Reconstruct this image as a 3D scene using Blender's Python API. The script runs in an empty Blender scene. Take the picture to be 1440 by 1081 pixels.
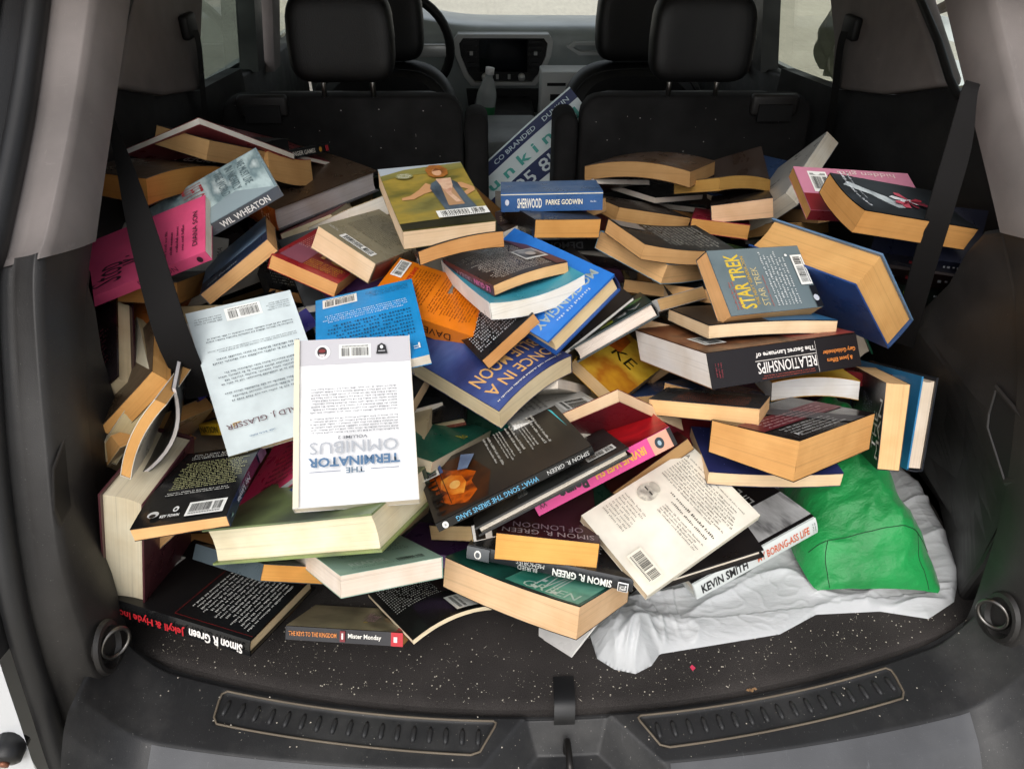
import bpy, bmesh, math, random
from mathutils import Matrix, Vector
R = math.radians
sc = bpy.context.scene
col = sc.collection

# ---------------------------------------------------------------- camera
cd = bpy.data.cameras.new('camera'); cam = bpy.data.objects.new('camera', cd); col.objects.link(cam)
cd.sensor_fit = 'HORIZONTAL'; cd.sensor_width = 36.0; cd.lens = 36.0 * 1048.6 / 1440.0
cd.clip_start = 0.02; cd.clip_end = 500
yaw, pitch, roll = 0.0528, 0.6198, 0.0124
fw = Vector((math.sin(yaw) * math.cos(pitch), math.cos(yaw) * math.cos(pitch), -math.sin(pitch)))
rt = Vector((math.cos(yaw), -math.sin(yaw), 0)); up = rt.cross(fw)
r2 = rt * math.cos(roll) + up * math.sin(roll); u2 = up * math.cos(roll) - rt * math.sin(roll)
M = Matrix((r2, u2, -fw)).transposed().to_4x4(); M.translation = Vector((-0.1084, -0.6084, 0.9292))
cam.matrix_world = M
sc.camera = cam

# ---------------------------------------------------------------- sky, sun, exposure
SUN_EL, SUN_AZ = 48.0, 197.0            # degrees; azimuth clockwise from +Y (behind the car, a little left)
w = bpy.data.worlds.new('World'); sc.world = w; w.use_nodes = True
nt = w.node_tree; bg = nt.nodes['Background']
sky = nt.nodes.new('ShaderNodeTexSky'); sky.sky_type = 'NISHITA'; sky.sun_disc = False
sky.sun_elevation = R(SUN_EL); sky.sun_rotation = R(SUN_AZ); sky.air_density = 1.0; sky.dust_density = 4.0; sky.ozone_density = 1.0
hs = nt.nodes.new('ShaderNodeHueSaturation'); hs.inputs['Saturation'].default_value = 0.28
nt.links.new(sky.outputs[0], hs.inputs['Color']); nt.links.new(hs.outputs[0], bg.inputs[0])
bg.inputs[1].default_value = 0.15
sd = bpy.data.lights.new('sun', 'SUN'); sun = bpy.data.objects.new('sun', sd); col.objects.link(sun)
sd.energy = 0.55; sd.angle = R(60); sd.color = (1.0, 0.965, 0.92)
az = R(SUN_AZ); el = R(SUN_EL)
sdir = Vector((math.sin(az) * math.cos(el), math.cos(az) * math.cos(el), math.sin(el)))
sun.rotation_euler = sdir.to_track_quat('Z', 'Y').to_euler(); sun.location = sdir * 20
vs = sc.view_settings; vs.view_transform = 'Standard'; vs.look = 'None'; vs.exposure = 0.31; vs.gamma = 1.0
sc.render.engine = 'CYCLES'
cy = sc.cycles; cy.use_denoising = True; cy.max_bounces = 10; cy.diffuse_bounces = 6; cy.glossy_bounces = 4; cy.transmission_bounces = 6; cy.transparent_max_bounces = 8
cy.caustics_reflective = False; cy.caustics_refractive = False; cy.sample_clamp_indirect = 6.0

# ---------------------------------------------------------------- helpers
def lin(c):
    if isinstance(c, str):
        c = c.lstrip('#'); c = [int(c[i:i + 2], 16) / 255 for i in (0, 2, 4)]
        c = [v / 12.92 if v <= .04045 else ((v + .055) / 1.055) ** 2.4 for v in c]
    return (c[0], c[1], c[2], 1.0)
def newmat(name):
    m = bpy.data.materials.new(name); m.use_nodes = True
    return m, m.node_tree, m.node_tree.nodes['Principled BSDF']
MATS = {}
def plain(c, rough=.5, metal=0., spec=.5, coat=0.):
    k = ('plain', str(c), rough, metal, spec, coat)
    if k in MATS: return MATS[k]
    m, t, b = newmat('paint'); b.inputs['Base Color'].default_value = lin(c); b.inputs['Roughness'].default_value = rough
    b.inputs['Metallic'].default_value = metal; b.inputs['Specular IOR Level'].default_value = spec; b.inputs['Coat Weight'].default_value = coat
    MATS[k] = m; return m
def N(t, typ, **kw):
    n = t.nodes.new(typ)
    for a, v in kw.items(): setattr(n, a, v)
    return n
def noise(t, vec, scale, detail=3., rough=.55):
    n = N(t, 'ShaderNodeTexNoise'); n.inputs['Scale'].default_value = scale; n.inputs['Detail'].default_value = detail; n.inputs['Roughness'].default_value = rough
    if vec is not None: t.links.new(vec, n.inputs['Vector'])
    return n.outputs[0]
def mapping(t, sc_, coord='Object', loc=(0, 0, 0)):
    tc = N(t, 'ShaderNodeTexCoord'); mp = N(t, 'ShaderNodeMapping'); mp.inputs['Scale'].default_value = sc_; mp.inputs['Location'].default_value = loc
    t.links.new(tc.outputs[coord], mp.inputs['Vector']); return mp.outputs[0]
def ramp(t, fac, stops):
    r = N(t, 'ShaderNodeValToRGB'); e = r.color_ramp.elements
    while len(e) < len(stops): e.new(.5)
    for i, (p, c) in enumerate(stops): e[i].position = p; e[i].color = lin(c)
    t.links.new(fac, r.inputs[0]); return r.outputs[0]
def mix(t, fac, a, b_, mode='MIX'):
    m = N(t, 'ShaderNodeMix', data_type='RGBA', blend_type=mode)
    for s, v in ((0, fac), (6, a), (7, b_)):
        if hasattr(v, 'is_output'): t.links.new(v, m.inputs[s])
        else: m.inputs[s].default_value = v if s == 0 else lin(v)
    return m.outputs[2]
def bump(t, b, h, strength=.3, dist=.001):
    n = N(t, 'ShaderNodeBump'); n.inputs['Strength'].default_value = strength; n.inputs['Distance'].default_value = dist
    t.links.new(h, n.inputs['Height']); t.links.new(n.outputs[0], b.inputs['Normal'])

def cover_mat(c, gloss=.3):
    k = ('cover', str(c), gloss)
    if k in MATS: return MATS[k]
    m, t, b = newmat('cover_stock')
    v = mapping(t, (1, 1, 1)); L = lin(c)
    f = noise(t, v, 14, 4)
    dark = tuple(x * .86 for x in L[:3]); light = tuple(min(1, x * 1.1 + .006) for x in L[:3])
    base = ramp(t, f, [(.35, dark), (.65, light)])
    sv = mapping(t, (60, 9, 60), loc=(3, 1, 2)); s = noise(t, sv, 6, 5, .7)
    sm = ramp(t, s, [(.66, (0, 0, 0)), (.80, (1, 1, 1))])
    scuff = tuple(min(1, x * .85 + .06) for x in L[:3])
    m2 = N(t, 'ShaderNodeMath', operation='MULTIPLY'); t.links.new(sm, m2.inputs[0]); m2.inputs[1].default_value = .4
    t.links.new(mix(t, m2.outputs[0], base, scuff), b.inputs['Base Color'])
    rr = ramp(t, noise(t, v, 30, 4), [(.3, (gloss * .75,) * 3), (.75, (min(1, gloss * 1.5),) * 3)])
    t.links.new(rr, b.inputs['Roughness'])
    bump(t, b, noise(t, v, 25, 3), .25, .002)
    MATS[k] = m; return m
def pic_mat(colors, scale=12, stretch=(1, 1, 1), gloss=.35, detail=4, loc=(0, 0, 0)):
    k = ('pic', str(colors), scale, stretch, loc)
    if k in MATS: return MATS[k]
    m, t, b = newmat('printed_picture')
    f = noise(t, mapping(t, stretch, loc=loc), scale, detail)
    n = len(colors)
    t.links.new(ramp(t, f, [(.28 + .44 * i / (n - 1), c) for i, c in enumerate(colors)]), b.inputs['Base Color'])
    b.inputs['Roughness'].default_value = gloss
    MATS[k] = m; return m
def page_mat(c):
    k = ('page', str(c))
    if k in MATS: return MATS[k]
    m, t, b = newmat('page_edges'); L = lin(c)
    f1 = noise(t, mapping(t, (5, 5, 1500)), 1.0, 2, .5)
    f2 = noise(t, mapping(t, (3, 3, 420), loc=(.3, .1, .7)), 1.0, 3, .6)
    f3 = noise(t, mapping(t, (1, 1, 1)), 16, 3)
    ad = N(t, 'ShaderNodeMath', operation='ADD'); t.links.new(f1, ad.inputs[0]); t.links.new(f2, ad.inputs[1])
    hf = N(t, 'ShaderNodeMath', operation='MULTIPLY'); t.links.new(ad.outputs[0], hf.inputs[0]); hf.inputs[1].default_value = .5
    a = tuple(x * .80 for x in L[:3]); b2 = tuple(x * .96 for x in L[:3]); c2 = tuple(min(.9, x * 1.06) for x in L[:3])
    base = ramp(t, hf.outputs[0], [(.36, a), (.42, b2), (.52, L[:3]), (.64, c2)])
    stain = ramp(t, f3, [(.3, (.84, .78, .70)), (.6, (1, 1, 1))])
    oi = N(t, 'ShaderNodeObjectInfo'); tint = ramp(t, oi.outputs['Random'], [(0, (.90, .88, .84)), (.5, (1, .985, .97)), (1, (1, 1, 1))])
    t.links.new(mix(t, 1.0, mix(t, .8, base, stain, 'MULTIPLY'), tint, 'MULTIPLY'), b.inputs['Base Color'])
    b.inputs['Roughness'].default_value = .9; b.inputs['Specular IOR Level'].default_value = .15
    bump(t, b, hf.outputs[0], .6, .0009)
    MATS[k] = m; return m

class MB:
    def __init__(s): s.v = []; s.f = []
    def add(s, vs_, fs):
        o = len(s.v); s.v += [tuple(p) for p in vs_]; s.f += [tuple(i + o for i in f) for f in fs]
    def box(s, x0, x1, y0, y1, z0, z1):
        s.add([(x, y, z) for x in (x0, x1) for y in (y0, y1) for z in (z0, z1)],
              [(0, 1, 3, 2), (4, 6, 7, 5), (0, 4, 5, 1), (2, 3, 7, 6), (0, 2, 6, 4), (1, 5, 7, 3)])
    def grid(s, fn, nu, nv):
        vs_ = [fn(i / nu, j / nv) for j in range(nv + 1) for i in range(nu + 1)]
        s.add(vs_, [(j * (nu + 1) + i, j * (nu + 1) + i + 1, (j + 1) * (nu + 1) + i + 1, (j + 1) * (nu + 1) + i) for j in range(nv) for i in range(nu)])
    def gbox(s, x0, x1, y0, y1, z0, z1, nx, ny, nz=1):
        L = lambda a, b, t: a + (b - a) * t
        s.grid(lambda u, v: (L(x0, x1, u), L(y0, y1, v), z1), nx, ny)
        s.grid(lambda u, v: (L(x1, x0, u), L(y0, y1, v), z0), nx, ny)
        s.grid(lambda u, v: (L(x0, x1, u), y0, L(z0, z1, v)), nx, nz)
        s.grid(lambda u, v: (L(x1, x0, u), y1, L(z0, z1, v)), nx, nz)
        s.grid(lambda u, v: (x0, L(y1, y0, u), L(z0, z1, v)), ny, nz)
        s.grid(lambda u, v: (x1, L(y0, y1, u), L(z0, z1, v)), ny, nz)
    def tube(s, pts, r, n=8, closed=False):
        P = [Vector(p) for p in pts]; m = len(P); rings = []
        prev = None
        for i, p in enumerate(P):
            if closed: d = P[(i + 1) % m] - P[i - 1]
            else: d = P[min(i + 1, m - 1)] - P[max(i - 1, 0)]
            d.normalize()
            a = prev if prev is not None else (Vector((0, 0, 1)) if abs(d.z) < .9 else Vector((1, 0, 0)))
            x = (a - d * a.dot(d)); x.normalize(); prev = x; y = d.cross(x)
            rr = r[i] if isinstance(r, (list, tuple)) else r
            rings.append([p + (x * math.cos(2 * math.pi * k / n) + y * math.sin(2 * math.pi * k / n)) * rr for k in range(n)])
        fs = []
        for i in range(m if closed else m - 1):
            j = (i + 1) % m
            for k in range(n): fs.append((i * n + k, i * n + (k + 1) % n, j * n + (k + 1) % n, j * n + k))
        if not closed: fs += [tuple(range(n - 1, -1, -1)), tuple((m - 1) * n + k for k in range(n))]
        s.add([p for r_ in rings for p in r_], fs)
    def prism(s, poly, fn, a, b):      # polygon (2d) swept between fn(p,a) and fn(p,b)
        n = len(poly)
        s.add([fn(p, a) for p in poly] + [fn(p, b) for p in poly],
              [tuple(range(n - 1, -1, -1)), tuple(range(n, 2 * n))] + [(i, (i + 1) % n, n + (i + 1) % n, n + i) for i in range(n)])
    def deform(s, fn): s.v = [tuple(fn(*p)) for p in s.v]; return s
    def build(s, name, mat, parent=None, smooth=True, mods=None):
        me = bpy.data.meshes.new(name); me.from_pydata(s.v, [], s.f); me.update()
        if smooth: me.polygons.foreach_set('use_smooth', [True] * len(me.polygons))
        o = bpy.data.objects.new(name, me); col.objects.link(o)
        if mat: me.materials.append(mat)
        if parent: o.parent = parent
        return o
def bevel(o, wd, seg=2, ang=35):
    m = o.modifiers.new('bevel', 'BEVEL'); m.width = wd; m.segments = seg; m.limit_method = 'ANGLE'; m.angle_limit = R(ang)
    o.data.polygons.foreach_set('use_smooth', [True] * len(o.data.polygons)); return o
def subsurf(o, lv=2):
    m = o.modifiers.new('sub', 'SUBSURF'); m.levels = lv; m.render_levels = lv
    return o
def empty(name, loc=(0, 0, 0)):
    o = bpy.data.objects.new(name, None); col.objects.link(o); o.location = loc; o.empty_display_size = .05; return o
def tag(o, label=None, cat=None, group=None, kind=None):
    if label: o['label'] = label
    if cat: o['category'] = cat
    if group: o['group'] = group
    if kind: o['kind'] = kind
    return o
TXT = {}
def text_geo(s, bold=0.0):
    k = (s, bold)
    if k not in TXT:
        c = bpy.data.curves.new('t', 'FONT'); c.body = s; c.size = 1; c.resolution_u = 2; c.offset = bold; c.align_x = 'LEFT'
        o = bpy.data.objects.new('t', c); me = bpy.data.meshes.new_from_object(o)
        V = [(v.co.x, v.co.y) for v in me.vertices]; Fc = [tuple(p.vertices) for p in me.polygons]
        x0 = min(v[0] for v in V); x1 = max(v[0] for v in V); y0 = min(v[1] for v in V); y1 = max(v[1] for v in V)
        TXT[k] = ([((x - x0) / (x1 - x0), (y - y0) / (y1 - y0)) for x, y in V], Fc, (x1 - x0) / (y1 - y0))
        bpy.data.objects.remove(o); bpy.data.curves.remove(c); bpy.data.meshes.remove(me)
    return TXT[k]
BELT_R = [((.556, .420, .684), (.574, .416, .680)), ((0.545, 0.406, 0.672), (0.566, 0.401, 0.667)), ((0.533, 0.381, 0.614), (0.566, 0.375, 0.608)), ((0.523, 0.358, 0.537), (0.556, 0.349, 0.528)), ((0.534, 0.366, 0.446), (0.567, 0.357, 0.437)), ((0.556, 0.389, 0.342), (0.591, 0.38, 0.333)), ((0.578, 0.412, 0.274), (0.613, 0.404, 0.264))]
# ---------------------------------------------------------------- materials of the car
def plastic(c, rough=.5, scuff=.5, name='grained_plastic', dust=.25):
    m, t, b = newmat(name); v = mapping(t, (1, 1, 1)); L = lin(c)
    base = ramp(t, noise(t, v, 7, 5), [(.3, tuple(x * .8 for x in L[:3])), (.7, tuple(x * 1.25 for x in L[:3]))])
    s1 = ramp(t, noise(t, mapping(t, (30, 4, 9), loc=(1, 2, 3)), 5, 6, .75), [(.62, (0, 0, 0)), (.76, (1, 1, 1))])
    s2 = ramp(t, noise(t, mapping(t, (5, 26, 60), loc=(4, 2, 1)), 4, 6, .75), [(.63, (0, 0, 0)), (.78, (1, 1, 1))])
    sp = ramp(t, noise(t, v, 420, 2), [(.70, (0, 0, 0)), (.76, (1, 1, 1))])
    f = N(t, 'ShaderNodeMath', operation='MAXIMUM'); t.links.new(s1, f.inputs[0]); t.links.new(s2, f.inputs[1])
    f2 = N(t, 'ShaderNodeMath', operation='MULTIPLY'); t.links.new(f.outputs[0], f2.inputs[0]); f2.inputs[1].default_value = .22 * scuff
    f3 = N(t, 'ShaderNodeMath', operation='MULTIPLY'); t.links.new(sp, f3.inputs[0]); f3.inputs[1].default_value = dust
    c1 = mix(t, f2.outputs[0], base, tuple(min(1, x * 2.6 + .03) for x in L[:3]))
    du_ = ramp(t, noise(t, mapping(t, (1, 1, 1), loc=(5, 3, 1)), 4.5, 7, .65), [(.46, (0, 0, 0)), (.74, (1, 1, 1))]); f4 = N(t, 'ShaderNodeMath', operation='MULTIPLY'); t.links.new(du_, f4.inputs[0]); f4.inputs[1].default_value = .05 * scuff * scuff
    c1 = mix(t, f4.outputs[0], c1, (.26, .25, .235))
    t.links.new(mix(t, f3.outputs[0], c1, (.30, .29, .27)), b.inputs['Base Color'])
    rr = ramp(t, noise(t, v, 9, 4), [(.3, (rough * .8,) * 3), (.7, (min(1, rough * 1.3),) * 3)]); t.links.new(rr, b.inputs['Roughness'])
    bump(t, b, noise(t, v, 700, 2), .35, .0006); return m
M_PLAS = plastic('#211f1e', .48, 1.1); M_SILL = plastic('#262627', .46, 2.0, dust=.6)
M_SILLF = plastic('#4c4d50', .5, 1.6, 'textured_plastic'); M_PILLAR = plastic('#736c69', .72, 1.0, 'woven_trim', .10); M_DARK = plastic('#1c1c1d', .5, .2, dust=.05)
M_RUB = plastic('#1a1a1b', .42, .2, 'rubber_seal', .05); M_BLACK = plain('#0c0c0d', .6)
M_WHITEP = plain('#c6c8ca', .25, coat=.5); M_METAL = plain('#9a9894', .32, metal=1.0); M_CHROME = plain('#86837f', .34, metal=1.0)
def carpet_mat():
    m, t, b = newmat('carpet'); v = mapping(t, (1, 1, 1))
    f = noise(t, v, 900, 2); g = noise(t, v, 9, 5)
    c = mix(t, .5, ramp(t, f, [(.3, '#242221'), (.7, '#575351')]), ramp(t, g, [(.3, '#282524'), (.7, '#4b4644')]))
    t.links.new(c, b.inputs['Base Color']); b.inputs['Roughness'].default_value = .95; b.inputs['Specular IOR Level'].default_value = .1
    bump(t, b, f, .9, .003); return m
M_CARPET = carpet_mat()
def leather(c='#0c0c0d', rough=.5):
    m, t, b = newmat('leather'); v = mapping(t, (1, 1, 1))
    L = lin(c); t.links.new(ramp(t, noise(t, v, 8, 4), [(.3, tuple(x * .8 for x in L[:3])), (.7, tuple(x * 1.3 for x in L[:3]))]), b.inputs['Base Color'])
    b.inputs['Roughness'].default_value = rough; vo = N(t, 'ShaderNodeTexVoronoi'); vo.inputs['Scale'].default_value = 420; t.links.new(v, vo.inputs['Vector'])
    bump(t, b, vo.outputs['Distance'], .25, .0008); return m
M_LEATHER = leather(); M_SEATBACK = plastic('#0d0c0c', .9, .25, 'seat_back_carpet', .03)
def glass(tint, name='window_glass'):
    m, t, b = newmat(name); t.nodes.remove(b); o = t.nodes['Material Output']
    tr = N(t, 'ShaderNodeBsdfTransparent'); tr.inputs[0].default_value = lin(tint); gl = N(t, 'ShaderNodeBsdfGlossy'); gl.inputs['Roughness'].default_value = .02
    lw = N(t, 'ShaderNodeLayerWeight'); pw = N(t, 'ShaderNodeMath', operation='POWER'); t.links.new(lw.outputs['Facing'], pw.inputs[0]); pw.inputs[1].default_value = 4.0
    fr = N(t, 'ShaderNodeMath', operation='MULTIPLY_ADD'); t.links.new(pw.outputs[0], fr.inputs[0]); fr.inputs[1].default_value = .45; fr.inputs[2].default_value = .03; ms = N(t, 'ShaderNodeMixShader')
    t.links.new(fr.outputs[0], ms.inputs[0]); t.links.new(tr.outputs[0], ms.inputs[1]); t.links.new(gl.outputs[0], ms.inputs[2]); t.links.new(ms.outputs[0], o.inputs[0]); return m
M_TINT = glass((.42, .46, .44)); M_MID = glass((.78, .80, .75)); M_CLEAR = glass((.92, .95, .93))
def ground_mat():
    m, t, b = newmat('concrete'); v = mapping(t, (1, 1, 1))
    c = mix(t, .5, ramp(t, noise(t, mapping(t, (3, .6, 1)), 6, 8, .7), [(.3, '#b3ada0'), (.7, '#dcd6c6')]), ramp(t, noise(t, v, .8, 6), [(.3, '#c0baac'), (.7, '#e4dece')]))
    t.links.new(c, b.inputs['Base Color']); b.inputs['Roughness'].default_value = .9; bump(t, b, noise(t, v, 60, 5), .4, .01); return m

# ---------------------------------------------------------------- ground
g = MB(); g.grid(lambda u, v: (-150 + 300 * u, -150 + 300 * v, -.80), 4, 4)
tag(g.build('ground', ground_mat()), kind='structure')

# ---------------------------------------------------------------- the car
car = tag(empty('suv', (0, 1.0, -.80)), 'white SUV seen through its open tailgate, grey pillars and black trim', 'car')
car_inv = Vector((0, -1.0, .80))
def part(mb, name, mat, smooth=True, parent=car):
    if parent is car: mb.v = [(x, y - 1.0, z + .80) for x, y, z in mb.v]
    return mb.build(name, mat, parent, smooth)
def sub(mb, name, mat, parent, smooth=True):
    mb.v = [(x, y - 1.0, z + .80) for x, y, z in mb.v]; return mb.build(name, mat, parent, smooth)
def spline(P, n):
    P = [Vector(p) for p in P]; out = []
    m = len(P) - 1
    for k in range(n + 1):
        t = k / n * m; i = min(int(t), m - 1); f = t - i
        p0 = P[max(i - 1, 0)]; p1 = P[i]; p2 = P[i + 1]; p3 = P[min(i + 2, m)]
        out.append(.5 * ((2 * p1) + (-p0 + p2) * f + (2 * p0 - 5 * p1 + 4 * p2 - p3) * f * f + (-p0 + 3 * p1 - 3 * p2 + p3) * f ** 3))
    return out
def loft(rails, n=40, sub_=4):
    S = [spline(r, n) for r in rails]
    mb = MB(); m = len(S) - 1
    def fn(u, v):
        t = u * m; i = min(int(t), m - 1); f = t - i; k = round(v * n)
        return S[i][k].lerp(S[i + 1][k], f)
    mb.grid(fn, m * sub_, n); return mb
edge = lambda x: -.051 + .30 * x * x - .0 * x           # rear edge of the load floor
# load floor
mb = MB()
def floor_fn(u, v):
    x = -.70 + 1.40 * u; e = edge(max(-.6, min(.6, x))); y = e + (1.18 - e) * v ** 1.3
    return (x, y, 0 if v > .004 else -.006)
mb.grid(floor_fn, 60, 60)
mb.grid(lambda u, v: (-.70 + 1.4 * u, edge(max(-.6, min(.6, -.70 + 1.4 * u))), -.006 - .02 * v), 60, 1)
part(mb, 'load_floor_carpet', M_CARPET)
# sill with scuff plates and latch pocket: a height field that follows the bowed floor edge
def sill_z(x, d):                # d = distance behind the floor edge
    z = -.012
    ax = abs(x)
    if d < .006: z = -.022
    # floor of the scuff plates
    a0, a1 = .095, .470
    if a0 < ax < a1:
        du = .012; dv = .060 - .012 * (ax / a1); lo = a0 + max(0, (d - .012)) * .55
        q = min(ax - lo, a1 - ax, d - du, dv - d)
        if q > 0: z -= min(.0022, q * .9)
    if d > .075: z -= (d - .075) * .75 + (max(0, d - .1) ** 2) * 6
    # pocket
    half = .055 + max(0, d - .004) * .85
    q = half - ax
    if d > .004 and q > 0: z -= min(.045, q * 1.1, (d - .004) * 1.4) * (1 if d < .2 else 1)
    # rise into the side trims
    k = max(0, ax - .525)
    z += .055 * (k / .075) ** 2.4 * (1 if d > .008 else .4)
    return z
mb = MB()
sedge = lambda x, d: -.051 + (.30 - 1.5 * min(d, .10)) * x * x - d
mb.grid(lambda u, v: ((-.618 + 1.236 * u), sedge(-.618 + 1.236 * u, .17 * v), min(.07, sill_z(-.618 + 1.236 * u, .17 * v))), 440, 90)
sill = part(mb, 'tailgate_sill', M_SILL)
M_WORN = plastic('#6e6354', .6, .6, 'worn_edge', .3)
mb = MB(); mb.tube([(0, -.010, 0), (0, -.006, .0010), (0, .006, .0010), (0, .012, -.0005)], [.0022, .0036, .0036, .0018], 8); _r = mb.build('rib', M_SILL); RIB = _r.data; bpy.data.objects.remove(_r)
for s_ in (-1, 1):
    a0, a1 = .095, .470; dv = lambda ax: .060 - .012 * (ax / a1)
    ol = [(a0 + .004, .012), (a0 + .2, .012), (a1 - .008, .012), (a1 - .001, .016), (a1, .024), (a1, dv(a1) - .006), (a1 - .006, dv(a1)), (a0 + .2, dv(a0 + .2)), (a0 + .034, dv(a0)), (a0 + .022, dv(a0) - .004), (a0 + .002, .020), (a0, .015)]
    pts = []
    for k in range(len(ol)):
        (xa, da), (xb, db) = ol[k], ol[(k + 1) % len(ol)]; n_ = max(1, int(abs(xb - xa) / .02))
        for q in range(n_): f = q / n_; pts.append((xa + (xb - xa) * f, da + (db - da) * f))
    P3 = [(s_ * x, sedge(x, d), max(sill_z(x, d), sill_z(x, d + .002), sill_z(x, d - .002)) + .0004) for x, d in pts]
    mb = MB(); mb.tube(P3, .0016, 6, True); plt = part(mb, 'scuff_plate', M_WORN)
    for k in range(17):
        x = a0 + .024 + k * .0212; d0 = .012 + dv(x); o = bpy.data.objects.new('rib', RIB); col.objects.link(o); o.parent = plt
        o.location = (s_ * x, sedge(x, d0 / 2) - 1.0, sill_z(x, d0 / 2) + .80); o.rotation_euler = (0, 0, s_ * .45 * x)
for s_, x0, x1 in ((-1, -.54, -.135), (1, .125, .545)):
    mb = MB()
    mb.grid(lambda u, v: (x0 + (x1 - x0) * u, sedge(x0 + (x1 - x0) * u, .0775 + .09 * v), sill_z(x0 + (x1 - x0) * u, .0775 + .09 * v) + .0012), 60, 30)
    part(mb, 'sill_face', M_SILLF)
mb = MB(); mb.grid(lambda u, v: (-.80 + 1.6 * u, -.205 + .14 * abs(-.8 + 1.6 * u) ** 2 - .02 * v, -.13 - .5 * v), 20, 4); part(mb, 'rear_bumper', M_WHITEP)
# strap and striker
mb = MB(); P = spline([(-.001, -.008, .002), (-.002, -.03, .006), (-.003, -.05, .005), (-.004, -.062, -.006), (-.004, -.066, -.018)], 14)
mb.grid(lambda u, v: (P[round(v * 14)].x + (u - .5) * .028, P[round(v * 14)].y, P[round(v * 14)].z + (.0015 if u in (0, 1) else .002)), 2, 14)
mb.grid(lambda u, v: (P[round(v * 14)].x + (u - .5) * .028, P[round(v * 14)].y + .001, P[round(v * 14)].z - .0015), 2, 14); part(mb, 'pull_strap', M_RUB)
mb = MB(); mb.tube(spline([(-.002, -.083, -.06), (-.002, -.083, -.03), (-.002, -.09, -.022), (-.002, -.115, -.022), (-.002, -.122, -.03), (-.002, -.122, -.06)], 24), .0045, 8)
part(mb, 'latch_striker', plain('#3a3735', .35, metal=.8))
# side trims: rails from the deep edge to the outer seal, top to bottom
rail0 = [(.600, .659, .799), (.600, .503, .678), (.600, .354, .563), (.600, .300, .520), (.600, .240, .470), (.600, .195, .411), (.600, .159, .361), (.600, .11, .261), (.600, .082, .18), (.600, .067, .113), (.600, .055, .045), (.600, .050, -.03)]
rail1 = [(.605, .536, .811), (.607, .363, .668), (.607, .222, .571), (.607, .184, .551), (.607, .154, .515), (.607, .113, .446), (.607, .083, .388), (.607, .034, .300), (.607, .009, .231), (.607, -.010, .138), (.607, -.022, .060), (.604, -.040, -.03)]
rail2 = [(.640, .525, .811), (.640, .365, .666), (.640, .222, .560), (.640, .190, .542), (.640, .156, .502), (.640, .115, .440), (.640, .072, .370), (.640, .026, .278), (.640, -.013, .185), (.640, -.040, .063), (.640, -.060, -.02), (.636, -.080, -.10)]
rail3 = [(.668, .515, .811), (.668, .350, .666), (.668, .205, .560), (.668, .172, .542), (.668, .140, .502), (.668, .100, .440), (.668, .058, .370), (.668, .012, .278), (.668, -.025, .185), (.668, -.055, .063), (.664, -.082, -.03), (.650, -.115, -.12)]
def mir(r, s_): return [(s_ * x, y, z) for x, y, z in r]
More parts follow.
